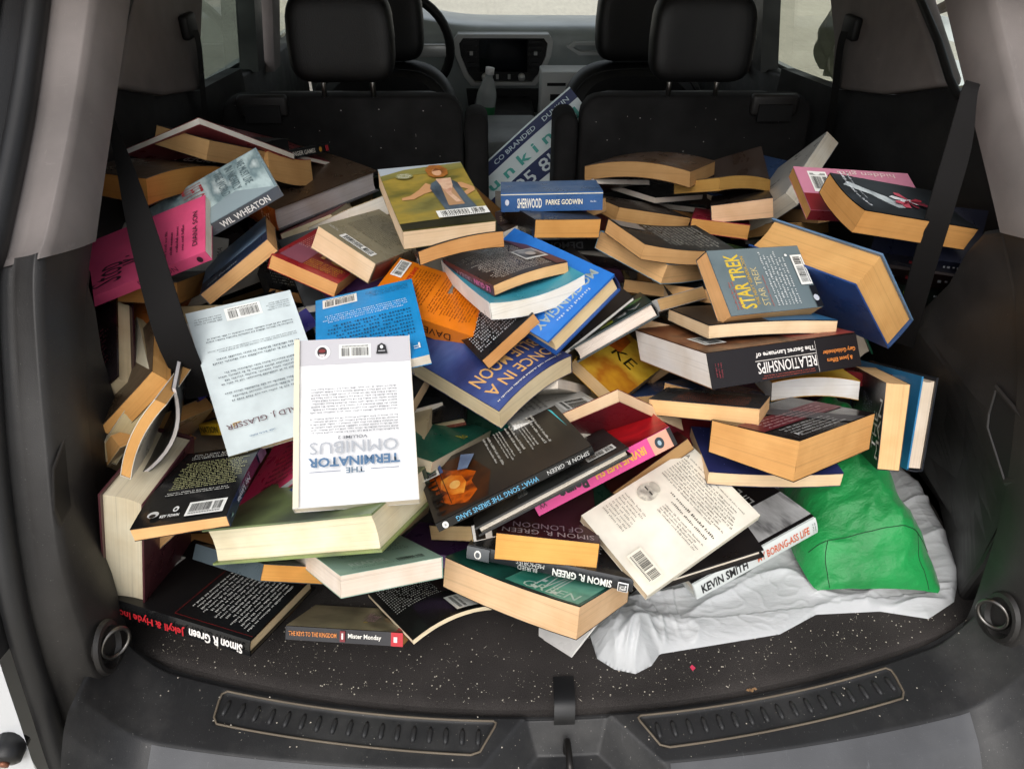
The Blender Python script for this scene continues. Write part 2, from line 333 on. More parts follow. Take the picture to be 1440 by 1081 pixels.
# part of the pillar (upper rails) is grey, the rest dark
for s_ in (-1, 1):
    S = [spline(mir(r, s_), 66) for r in (rail0, rail1, rail2, rail3)]
    def strip(k0, k1, rails, off=0.0):
        mb = MB(); m = len(rails) - 1
        def fn(u, v):
            t = u * m; i = min(int(t), m - 1); f = t - i
            kk = k0 + (k1 - k0) * v; a = min(int(kk), 65); ff = kk - a
            p = S[rails[i]][a].lerp(S[rails[i]][a + 1], ff).lerp(S[rails[i + 1]][a].lerp(S[rails[i + 1]][a + 1], ff), f)
            bul = math.sin(math.pi * f) * (.006 if i == 0 else .004)
            return (p.x - s_ * (bul + off), p.y, p.z)
        mb.grid(fn, m * 6, 40); return mb
    part(strip(0, 18.2, (0, 1, 2, 3), .004), 'rear_pillar_trim', M_PILLAR)
    part(strip(17.0, 66, (0, 1, 2, 3)), 'lower_side_trim', M_PLAS)
    # deep flank behind the visible edge and the wheel-arch panel
    arc = [(.10, .0), (1.10, .0), (1.10, .16), (.75, .17), (.60, .195), (.50, .24), (.43, .295), (.385, .345), (.355, .40), (.343, .46), (.345, .50), (.300, .525), (.240, .475), (.195, .415), (.159, .365), (.11, .265), (.09, .19), (.08, .10)]
    if s_ < 0: arc = [(.10, .0), (1.10, .0), (1.10, .16), (.75, .165), (.45, .175), (.30, .20), (.235, .25), (.215, .32), (.222, .39), (.245, .45), (.285, .50), (.270, .50), (.240, .475), (.195, .415), (.159, .365), (.11, .265), (.09, .19), (.08, .10)]
    mb = MB(); mb.prism(arc, lambda p, a: (s_ * a, p[0], p[1]), .603, .70); 
    bm = bmesh.new(); vv = [bm.verts.new(q) for q in mb.v]; [bm.faces.new([vv[i] for i in f]) for f in mb.f]
    bmesh.ops.bevel(bm, geom=[e for e in bm.edges if all(abs(abs(v.co.x) - .603) < 1e-4 for v in e.verts)], offset=.012, segments=3, affect='EDGES', profile=.5)
    bmesh.ops.triangulate(bm, faces=bm.faces[:]); bmesh.ops.subdivide_edges(bm, edges=[e for e in bm.edges if e.calc_length() > .06], cuts=4, use_grid_fill=True); bmesh.ops.triangulate(bm, faces=bm.faces[:])
    for v in bm.verts: v.co.x += s_ * .42 * max(0, min(.22, v.co.y - .06)) * max(0, 1 - max(0, v.co.z) / .30) * (1 if abs(v.co.x) < .66 else .2)
    bm.verts.index_update(); m2_ = MB(); m2_.add([tuple(v.co) for v in bm.verts], [tuple(v.index for v in f.verts) for f in bm.faces]); bm.free()
    o = part(m2_, 'wheel_arch_panel', M_PLAS, False)
    # recess wall (side of the load bay) below the windows
    mb = MB(); wall = [(.30, 0), (1.45, 0), (1.45, .47), (1.105, .502), (.879, .547), (.70, .606), (.60, .606), (.50, .60), (.34, .52)]
    mb.prism(wall, lambda p, a: (s_ * a, p[0], p[1]), .705, .74); part(mb, 'load_bay_panel', M_DARK, False)
    gray = [(1.22, .666), (1.147, .592), (1.105, .504), (.879, .549), (.704, .607), (.71, .62), (.862, .718), (.98, .84), (1.30, .84)]
    mb = MB(); mb.prism(gray, lambda p, a: (s_ * a, p[0], p[1]), .690, .735); o = part(mb, 'centre_pillar_trim', M_PILLAR, False); bevel(o, .008, 2)
    # quarter window
    mb = MB(); mb.tube([(s_ * .700, .873, .728), (s_ * .700, .76, .668), (s_ * .700, .690, .622), (s_ * .700, .655, .606), (s_ * .700, .60, .606), (s_ * .700, .52, .61)], .007, 6); part(mb, 'quarter_window_seal', M_BLACK)
    mb = MB(); mb.prism([(.45, .59), (.70, .595), (.99, .84), (.62, .84)], lambda p, a: (s_ * a, p[0], p[1]), .725, .729); part(mb, 'quarter_window', M_CLEAR if s_ > 0 else M_TINT, False)
    # rear door: upper trim and window
    mb = MB(); mb.prism([(1.12, 0), (2.3, 0), (2.3, .40), (1.585, .437), (1.207, .490), (1.12, .50)], lambda p, a: (s_ * a, p[0], p[1]), .715, .77); o = part(mb, 'rear_door_panel', M_DARK, False); bevel(o, .01, 2)
    mb = MB(); mb.prism([(1.19, .48), (1.60, .43), (1.80, .84), (1.25, .84)], lambda p, a: (s_ * a, p[0], p[1]), .745, .749); part(mb, 'rear_door_window', M_MID if s_ > 0 else M_TINT, False)
    mb = MB(); mb.prism([(1.585, .43), (1.66, .43), (1.88, .84), (1.79, .84)], lambda p, a: (s_ * a, p[0], p[1]), .70, .75); part(mb, 'door_pillar', M_DARK, False)
    mb = MB(); mb.prism([(1.72, .40), (1.80, .40), (2.14, .84), (2.0, .84)], lambda p, a: (s_ * a, p[0], p[1]), .69, .75); part(mb, 'belt_pillar', M_PILLAR, False)
    mb = MB(); mb.prism([(1.72, .38), (2.6, .42), (2.3, .84), (1.95, .84)], lambda p, a: (s_ * a, p[0], p[1]), .755, .759); part(mb, 'front_door_window', M_MID, False)
    # body shell outside
    mb = MB(); mb.prism([(-.02, -.5), (3.0, -.5), (3.0, .36), (1.2, .46), (.45, .57), (.13, .45), (.02, .25)], lambda p, a: (s_ * a, p[0], p[1]), .78, .80); part(mb, 'body_side', M_WHITEP, False)
    # weather seal and painted flange
    S2 = spline(mir(rail3 + [(.61, -.15, -.19), (.53, -.185, -.23)], s_), 60)
    mb = MB(); mb.tube([(p.x - s_ * .010, p.y - .004, p.z) for p in S2], .015, 10); part(mb, 'tailgate_seal', M_RUB)
    mb = MB()
    def fl0(u, v):
        p = S2[round(v * 60)]; return (p.x + s_ * (.0 + (.062 if v < .46 else .062 - .050 * min(1, (v - .46) / .14)) * u), p.y - .006 - .030 * math.sin(u * 2.2), p.z)
    fl0_ = fl0; mb.grid(lambda u, v: fl0_(u, round(v * 38) / 60), 10, 38); part(mb, 'outer_seal', M_RUB)
    mb = MB(); mb.tube([(p.x + s_ * (.030 if k < 26 else .030 - .034 * min(1, (k - 26) / 10)), p.y - .034 + (0 if k < 26 else .003 * min(12, k - 26)), p.z) for k, p in enumerate(S2[:38])], .010, 8); part(mb, 'seal_lip', M_RUB)
    mb = MB()
    def fl(u, v):
        p = S2[round(v * 60)]; return (p.x + s_ * ((.055 if v < .46 else .055 - .050 * min(1, (v - .46) / .14)) + .16 * u), p.y - .030 - .010 * u + .1 * u * u, p.z)
    mb.grid(fl, 6, 60); part(mb, 'painted_flange', M_WHITEP)
    if s_ < 0:
        mb = MB(); mb.tube([(-.690, -.085, .034), (-.690, -.110, .030), (-.690, -.114, .029)], [.018, .017, .012], 16); st = part(mb, 'bump_stop', M_RUB)
        mb = MB(); mb.tube([(-.690, -.113, .029), (-.690, -.118, .028)], .006, 10); sub(mb, 'screw', plain('#8a5a44', .5, metal=.6), st)
    # tie-down ring in its cup
    mb = MB()
    prof = [(.040, .000), (.037, -.005), (.031, -.006), (.027, .003), (.024, .010)]
    yc, zc = (.003, .087)
    for k in range(len(prof) - 1):
        r0, d0 = prof[k]; r1, d1 = prof[k + 1]
        mb.grid(lambda u, v: (s_ * (.597 + (d0 + (d1 - d0) * v)), yc + (r0 + (r1 - r0) * v) * .82 * math.cos(2 * math.pi * u), zc + (r0 + (r1 - r0) * v) * math.sin(2 * math.pi * u)), 28, 1)
    mb.grid(lambda u, v: (s_ * .6085, yc + .024 * v * .82 * math.cos(2 * math.pi * u), zc + .024 * v * math.sin(2 * math.pi * u)), 28, 1)
    rc = part(mb, 'tie_down_cup', M_PLAS)
    ring = [(s_ * (.590 - .010 * math.cos(a)), yc + .005 + .017 * math.cos(a) + .003, zc - .003 + .021 * math.sin(a)) for a in [2 * math.pi * k / 30 for k in range(30)]]
    mb = MB(); mb.tube(ring, .0030, 8, True); sub(mb, 'ring', M_CHROME, rc)
    # grip recess
    hexp = [(.176, .281), (.185, .300), (.193, .338), (.128, .334), (.080, .268), (.105, .240)] if s_ > 0 else [(.056, .346), (.103, .362), (.131, .330), (.100, .290), (.027, .283), (.029, .308)]
    cx = sum(p[0] for p in hexp) / 6; cz = sum(p[1] for p in hexp) / 6
    mb = MB(); n = 6
    ringf = lambda k, d: [(s_ * (.601 - d), cx + (p[0] - cx) * k, cz + (p[1] - cz) * k) for p in hexp]
    V = ringf(1.06, .0) + ringf(1.0, .0030 if s_ > 0 else .0012) + ringf(.93, .0028 if s_ > 0 else .0012) + ringf(.88, .0004)
    mb.add(V, [(a * 6 + i, a * 6 + (i + 1) % 6, (a + 1) * 6 + (i + 1) % 6, (a + 1) * 6 + i) for a in range(3) for i in range(6)]); gr = part(mb, 'grip_recess', M_PLAS, False)
    mb = MB(); mb.add(ringf(.91, .0010), [tuple(range(6))]); sub(mb, 'recess_shade', M_BLACK, gr, False)  # flat black face; the hollow's shade is put into its colour
# roof, raised tailgate, floors, windscreen surround
mb = MB(); mb.grid(lambda u, v: (-.78 + 1.56 * u, .42 + 2.0 * v, .845 + .05 * math.sin(math.pi * u) * 1.0), 12, 10); part(mb, 'headliner', plain('#c9c4bc', .9))
mb = MB(); mb.grid(lambda u, v: (-.80 + 1.6 * u, .40 + 2.1 * v, .90 + .05 * math.sin(math.pi * u)), 12, 10); part(mb, 'roof', M_WHITEP)
mb = MB(); mb.box(-.78, .78, 1.16, 3.0, -.22, -.20); part(mb, 'cabin_floor', M_CARPET, False)
for s_ in (-1, 1):
    mb = MB(); mb.prism([(2.42, .845), (2.50, .845), (2.98, .34), (2.88, .34)], lambda p, a: (s_ * a, p[0], p[1]), .66, .74); part(mb, 'windscreen_pillar', M_DARK, False)
mb = MB(); mb.add([(-.72, 2.92, .35), (.72, 2.92, .35), (.66, 2.45, .86), (-.66, 2.45, .86)], [(0, 1, 2, 3)]); part(mb, 'windscreen', M_CLEAR, False)
mb = MB(); mb.grid(lambda u, v: (-.85 + 1.7 * u, 2.95 + 1.0 * v, .33 - .14 * v - .10 * abs(2 * u - 1) ** 3), 10, 6); part(mb, 'bonnet', M_WHITEP)
# dashboard
M_DASH = plastic('#a3abab', .38, .1, 'dash_skin_glare', .02); M_SILV = plain('#cfd0ce', .35, metal=.35); M_SCREEN = plain('#0b0d12', .12)  # dash itself is dark grey; windscreen glare is put into its pale base
mb = MB()
prof = [(2.90, .362), (2.75, .382), (2.55, .402), (2.43, .408), (2.375, .396), (2.358, .34), (2.36, .20), (2.40, .05), (2.45, -.2)]
PR = spline([(0, a, b) for a, b in prof], 40)
mb.grid(lambda u, v: (-.72 + 1.44 * u, PR[round(v * 40)].y + .0 * u, PR[round(v * 40)].z + (.03 * math.exp(-((-.72 + 1.44 * u + .36) / .16) ** 2) if v < .5 else 0)), 40, 40)
M_DASH.node_tree.nodes['Principled BSDF'].inputs['Coat Weight'].default_value = 1.0; M_DASH.node_tree.nodes['Principled BSDF'].inputs['Coat Roughness'].default_value = .28
dash = part(mb, 'dashboard', M_DASH)
def plate(poly, y0, y1): 
    mb = MB(); mb.prism(poly, lambda p, a: (p[0], a, p[1]), y0, y1); return mb
outer = [(-.165, .392), (.165, .392), (.182, .37), (.176, .32), (.145, .245), (.12, .215), (-.12, .215), (-.145, .245), (-.176, .32), (-.182, .37)]
inner = [(x * .89, .300 + (z - .300) * .86) for x, z in outer]
def ringplate(o_, i_, y0, y1):
    mb = MB(); n = len(o_)
    mb.add([(x, y0, z) for x, z in o_] + [(x, y0, z) for x, z in i_] + [(x, y1, z) for x, z in o_] + [(x, y1, z) for x, z in i_],
           [(i, (i + 1) % n, n + (i + 1) % n, n + i) for i in range(n)] + [(i, 2 * n + i, 2 * n + (i + 1) % n, (i + 1) % n) for i in range(n)] + [(n + i, n + (i + 1) % n, 3 * n + (i + 1) % n, 3 * n + i) for i in range(n)])
    return mb
sub(ringplate(outer, inner, 2.318, 2.37), 'centre_bezel', M_SILV, dash, False)
sub(plate(inner, 2.335, 2.36), 'centre_panel', M_DARK, dash, False)
sub(plate([(-.088, .262), (.088, .262), (.088, .372), (-.088, .372)], 2.326, 2.336), 'screen', M_SCREEN, dash, False)
for s_ in (-1, 1):
    for k in range(6):
        z = .366 - k * .019; wd = .052 - k * .004
        mb = MB(); mb.box(s_ * (.096 if s_ > 0 else .096 + 0), s_ * (.096 + wd), 2.322, 2.334, z - .004, z + .004); sub(mb, 'vent_slat', M_RUB, dash, False)
    mb = MB(); mb.box(s_ * .118 - .006, s_ * .118 + .006, 2.314, 2.326, .322, .334); sub(mb, 'vent_tab', M_SILV, dash, False)
    mb = MB(); mb.tube([(s_ * .068, 2.334, .244), (s_ * .068, 2.312, .244)], .013, 16); sub(mb, 'knob', M_SILV, dash)
    mb = MB(); mb.tube([(s_ * .082, 2.352, .150), (s_ * .082, 2.328, .150)], .022 if s_ > 0 else .012, 16); sub(mb, 'climate_knob', M_RUB, dash)
    for k in range(2):
        mb = MB(); mb.box(s_ * (.022 + .014 * k) - .005, s_ * (.022 + .014 * k) + .005, 2.326, 2.336, .236, .252); sub(mb, 'button', M_SILV if k == 0 else M_DARK, dash, False)
mb = MB(); mb.tube([(0, 2.352, .150), (0, 2.332, .150)], .013, 16); sub(mb, 'climate_knob', M_SILV, dash)
sub(plate([(-.13, .11), (.13, .11), (.14, .195), (-.14, .195)], 2.345, 2.38), 'climate_panel', M_DARK, dash, False)
sub(ringplate([(.235, .345), (.26, .362), (.66, .362), (.66, .318), (.28, .318)], [(.258, .344), (.268, .352), (.66, .352), (.66, .330), (.285, .330)], 2.335, 2.37), 'trim_strip', M_SILV, dash, False)
# centre console and armrest lid
mb = MB(); mb.box(-.11, .11, 1.62, 2.42, -.2, .17); o = part(mb, 'centre_console', M_DARK, False); bevel(o, .02, 3)
mb = MB(); mb.box(-.105, .100, 1.60, 1.92, .172, .225); o = part(mb, 'console_lid', plastic('#8b9193', .5, .1, 'console_vinyl', .02), False); bevel(o, .025, 4)
# steering wheel
mb = MB(); cx, cyy, cz = -.375, 2.17, .375
mb.tube([(cx + .185 * math.cos(a), cyy - .06 * math.sin(a) * .4, cz + .175 * math.sin(a)) for a in [2 * math.pi * k / 40 for k in range(40)]], .016, 10, True); wh = part(mb, 'steering_wheel', M_LEATHER)
mb = MB(); mb.box(cx - .06, cx + .06, cyy - .01, cyy + .06, cz - .07, cz + .05); o = sub(mb, 'hub', M_DARK, wh, False); bevel(o, .02, 3)
for s_ in (-1, 1):
    mb = MB(); mb.box(cx + s_ * .115 - .06, cx + s_ * .115 + .06, cyy - .004, cyy + .016, cz - .03, cz + .012); o = sub(mb, 'spoke', M_SILV, wh, False); bevel(o, .006, 2)
# seat belts
def belt(pairs, name, seg=24):
    A = spline([a for a, b in pairs], seg); B_ = spline([b for a, b in pairs], seg); mb = MB()
    mb.grid(lambda u, v: A[round(v * seg)].lerp(B_[round(v * seg)], u), 3, seg)
    mb.grid(lambda u, v: A[round(v * seg)].lerp(B_[round(v * seg)], u) + Vector((0, .0018, .0005)), 3, seg)
    return part(mb, name, M_BELT)
def belt_mat():
    m, t, b = newmat('webbing'); b.inputs['Base Color'].default_value = lin('#100e0e'); b.inputs['Roughness'].default_value = .75; b.inputs['Specular IOR Level'].default_value = .25
    wv = N(t, 'ShaderNodeTexWave'); wv.inputs['Scale'].default_value = 260; t.links.new(mapping(t, (1, 1, 1)), wv.inputs['Vector']); bump(t, b, wv.outputs[0], .3, .0008); return m
M_BELT = belt_mat()
belt([((-.668, .585, .70), (-.664, .588, .70)), ((-.661, .556, .59), (-.649, .559, .595)), ((-.629, .478, .552), (-.608, .483, .561)), ((-.587, .369, .506), (-.551, .373, .514)), ((-.550, .279, .434), (-.511, .291, .454)), ((-.535, .250, .380), (-.496, .263, .400)), ((-.52, .25, .30), (-.485, .26, .30))], 'seat_belt')
belt(BELT_R, 'seat_belt')
for s_ in (-1, 1):
    belt([((s_ * .675, 1.045, .650), (s_ * .675, 1.075, .640)), ((s_ * .672, 1.052, .60), (s_ * .672, 1.085, .60)), ((s_ * .690, 1.048, .46), (s_ * .690, 1.085, .46)), ((s_ * .695, 1.04, .30), (s_ * .695, 1.08, .30))], 'seat_belt')
    mb = MB(); mb.box(s_ * .672, s_ * .69, 1.03, 1.09, .615, .66); o = part(mb, 'belt_guide', M_BLACK, False); bevel(o, .006, 2)

# ---------------------------------------------------------------- seats
def rbox(mb, x0, x1, y0, y1, z0, z1, r, n=5):
    poly = []
    for cx_, cz_, a0 in ((x1 - r, z1 - r, 0), (x0 + r, z1 - r, 90), (x0 + r, z0 + r, 180), (x1 - r, z0 + r, 270)):
        for k in range(n + 1): a = R(a0 + 90 * k / n); poly.append((cx_ + r * math.cos(a), cz_ + r * math.sin(a)))
    mb.prism(poly, lambda p, a: (p[0], a, p[1]), y0, y1)
def headrest(root, cx_, y, z, wd, ht, dp, tilt, par=None):
    mb = MB(); nu, nv = 28, 20
    def fn(u, v):
        th = 2 * math.pi * u; ph = math.pi * (v - .5)
        e = lambda c, p: math.copysign(abs(c) ** p, c)
        ce = e(math.cos(ph), .35)
        x = wd / 2 * e(math.cos(th), .42) * ce; yy = dp / 2 * e(math.sin(th), .55) * ce; zz = ht / 2 * e(math.sin(ph), .42)
        x *= 1 - .10 * (zz / ht) ** 2 * 4 * (1 if zz > 0 else .25); yy -= .02 * (x / (wd / 2)) ** 2
        return (cx_ + x, y + yy + zz * tilt, z + zz)
    mb.grid(fn, nu, nv); h = mb.build('headrest', M_LEATHER, root)
    for s_ in (-1, 1):
        mb = MB(); mb.tube([(cx_ + s_ * wd * .385 * k2, y - dp / 2 + .020 * (1 - abs(k)) - .0 + k * .0 + .006 - .012 * 0, z + k * ht * .44) for k, k2 in ((-1, .92), (-.6, 1), (0, 1), (.6, .96), (1, .86))], .0016, 6); mb.build('stitching', M_BLACK, h)
        mb = MB(); mb.tube([(cx_ + s_ * .055, y, z - ht / 2 + .02), (cx_ + s_ * .055, y, z - ht / 2 - .05)], .006, 8); mb.build('post', M_METAL, root)
    return h
for s_, lab in ((-1, 'black second-row seat on the left, its carpeted back facing the books'), (1, 'black second-row seat on the right with an open latch slot in its back')):
    root = tag(empty('rear_seat', (0, 0, 0)), lab, 'seat', 'second-row seats')
    mb = MB(); rbox(mb, .137 if s_ > 0 else -.684, .684 if s_ > 0 else -.137, 0, .05, -.15, .475, .045)
    mb.deform(lambda x, y, z: (x * (1 + .015 * (z - .475)), 1.155 - (.475 - z) * .10 + y, z)); o = mb.build('seat_back', M_SEATBACK, root, False); bevel(o, .010, 3, 50)
    mb = MB(); rbox(mb, .16 if s_ > 0 else -.66, .66 if s_ > 0 else -.16, .05, .16, -.15, .455, .06)
    mb.deform(lambda x, y, z: (x, 1.157 - (.475 - z) * .10 + y, z)); o = mb.build('cushion', M_LEATHER, root, False); bevel(o, .03, 4, 50)
    mb = MB(); rbox(mb, .078 if s_ > 0 else -.134, .134 if s_ > 0 else -.078, .0, .10, -.15, .435, .025)
    mb.deform(lambda x, y, z: (x, 1.155 - (.435 - z) * .08 + y, z)); o = mb.build('armrest', M_SEATBACK, root, False); bevel(o, .012, 3, 50)
    x0 = s_ * .585; mb = MB(); mb.box(x0 - .055, x0 + .055, 1.135, 1.16, .435, .482); o = mb.build('latch_handle', M_PLAS, root, False); bevel(o, .008, 3)
    mb = MB(); mb.box(x0 - .040, x0 + .040, 1.128, 1.1345, .425, .462); mb.build('latch_slot', M_BLACK, root, False)
    if s_ > 0:
        mb = MB(); mb.box(.385, .455, 1.122, 1.1335, .262, .286); o = mb.build('tether_cover', M_PLAS, root, False); bevel(o, .004, 2)
    headrest(root, s_ * .393, 1.165, .603, .228, .182, .10, .10)
for s_, lab in ((-1, 'black leather driver seat behind the steering wheel'), (1, 'black leather front passenger seat')):
    root = tag(empty('front_seat', (0, 0, 0)), lab, 'seat', 'front seats')
    mb = MB()
    def fs(u, v):
        a = math.pi * v; x = s_ * .385 + math.copysign(abs(math.cos(a)) ** .55, math.cos(a)) * .245; z = -.1 + .515 * abs(math.sin(a)) ** .42
        yy = 1.80 + (u - .5) * .14
        k = 1 - .18 * (2 * abs(u - .5)) ** 3
        return (s_ * .385 + (x - s_ * .385) * k, yy - .10 * (.4 - z), -.1 + (z + .1) * (1 - .06 * (2 * abs(u - .5)) ** 3))
    mb.grid(fs, 12, 40); o = mb.build('seat_back', M_LEATHER, root)
    mb = MB(); mb.grid(lambda u, v: fs(0, v) if u == 0 else (s_ * .385, 1.745, fs(0, v)[2] * .5 - .05), 1, 40); mb.build('back_panel', M_LEATHER, root)
    mb = MB(); P = spline([fs(.12, k / 20) for k in range(21)], 60); mb.tube(P, .003, 6); mb.build('piping', M_BLACK, root)
    headrest(root, s_ * .375, 1.80, .525, .245, .21, .11, .08)

# crumpled film behind the right rear window, and a pale sheet lying on the ground outside
mb = MB(); mb.grid(lambda u, v: (.765 + .012 * math.sin(9 * u + 14 * v) + .008 * math.sin(31 * u - 17 * v), 1.19 + .17 * u + .03 * math.sin(6 * v), .49 + .36 * v), 30, 40); part(mb, 'window_film', plain('#d6d6c6', .4))
mb = MB(); mb.grid(lambda u, v: (4.2 + 2.6 * u + .5 * v, 6.3 + 4.2 * v, -.78 + .05 * math.sin(9 * u + 5 * v)), 30, 30); tag(mb.build('ground_sheet', plain('#e6e8e4', .6)), 'white sheet lying on the pavement outside the right quarter window', 'sheet')
mb = MB(); mb.tube(spline([(5.1, 8.9, -.72), (5.5, 9.2, -.60), (5.8, 9.6, -.66), (6.3, 9.7, -.55)], 20), [.10 - .004 * k for k in range(21)], 8); mb.tube(spline([(5.5, 9.2, -.6), (5.6, 9.0, -.45), (5.9, 9.1, -.3)], 10), .05, 6); tag(mb.build('log', plain('#3a3028', .9)), 'dark broken branch on the white sheet outside', 'branch')
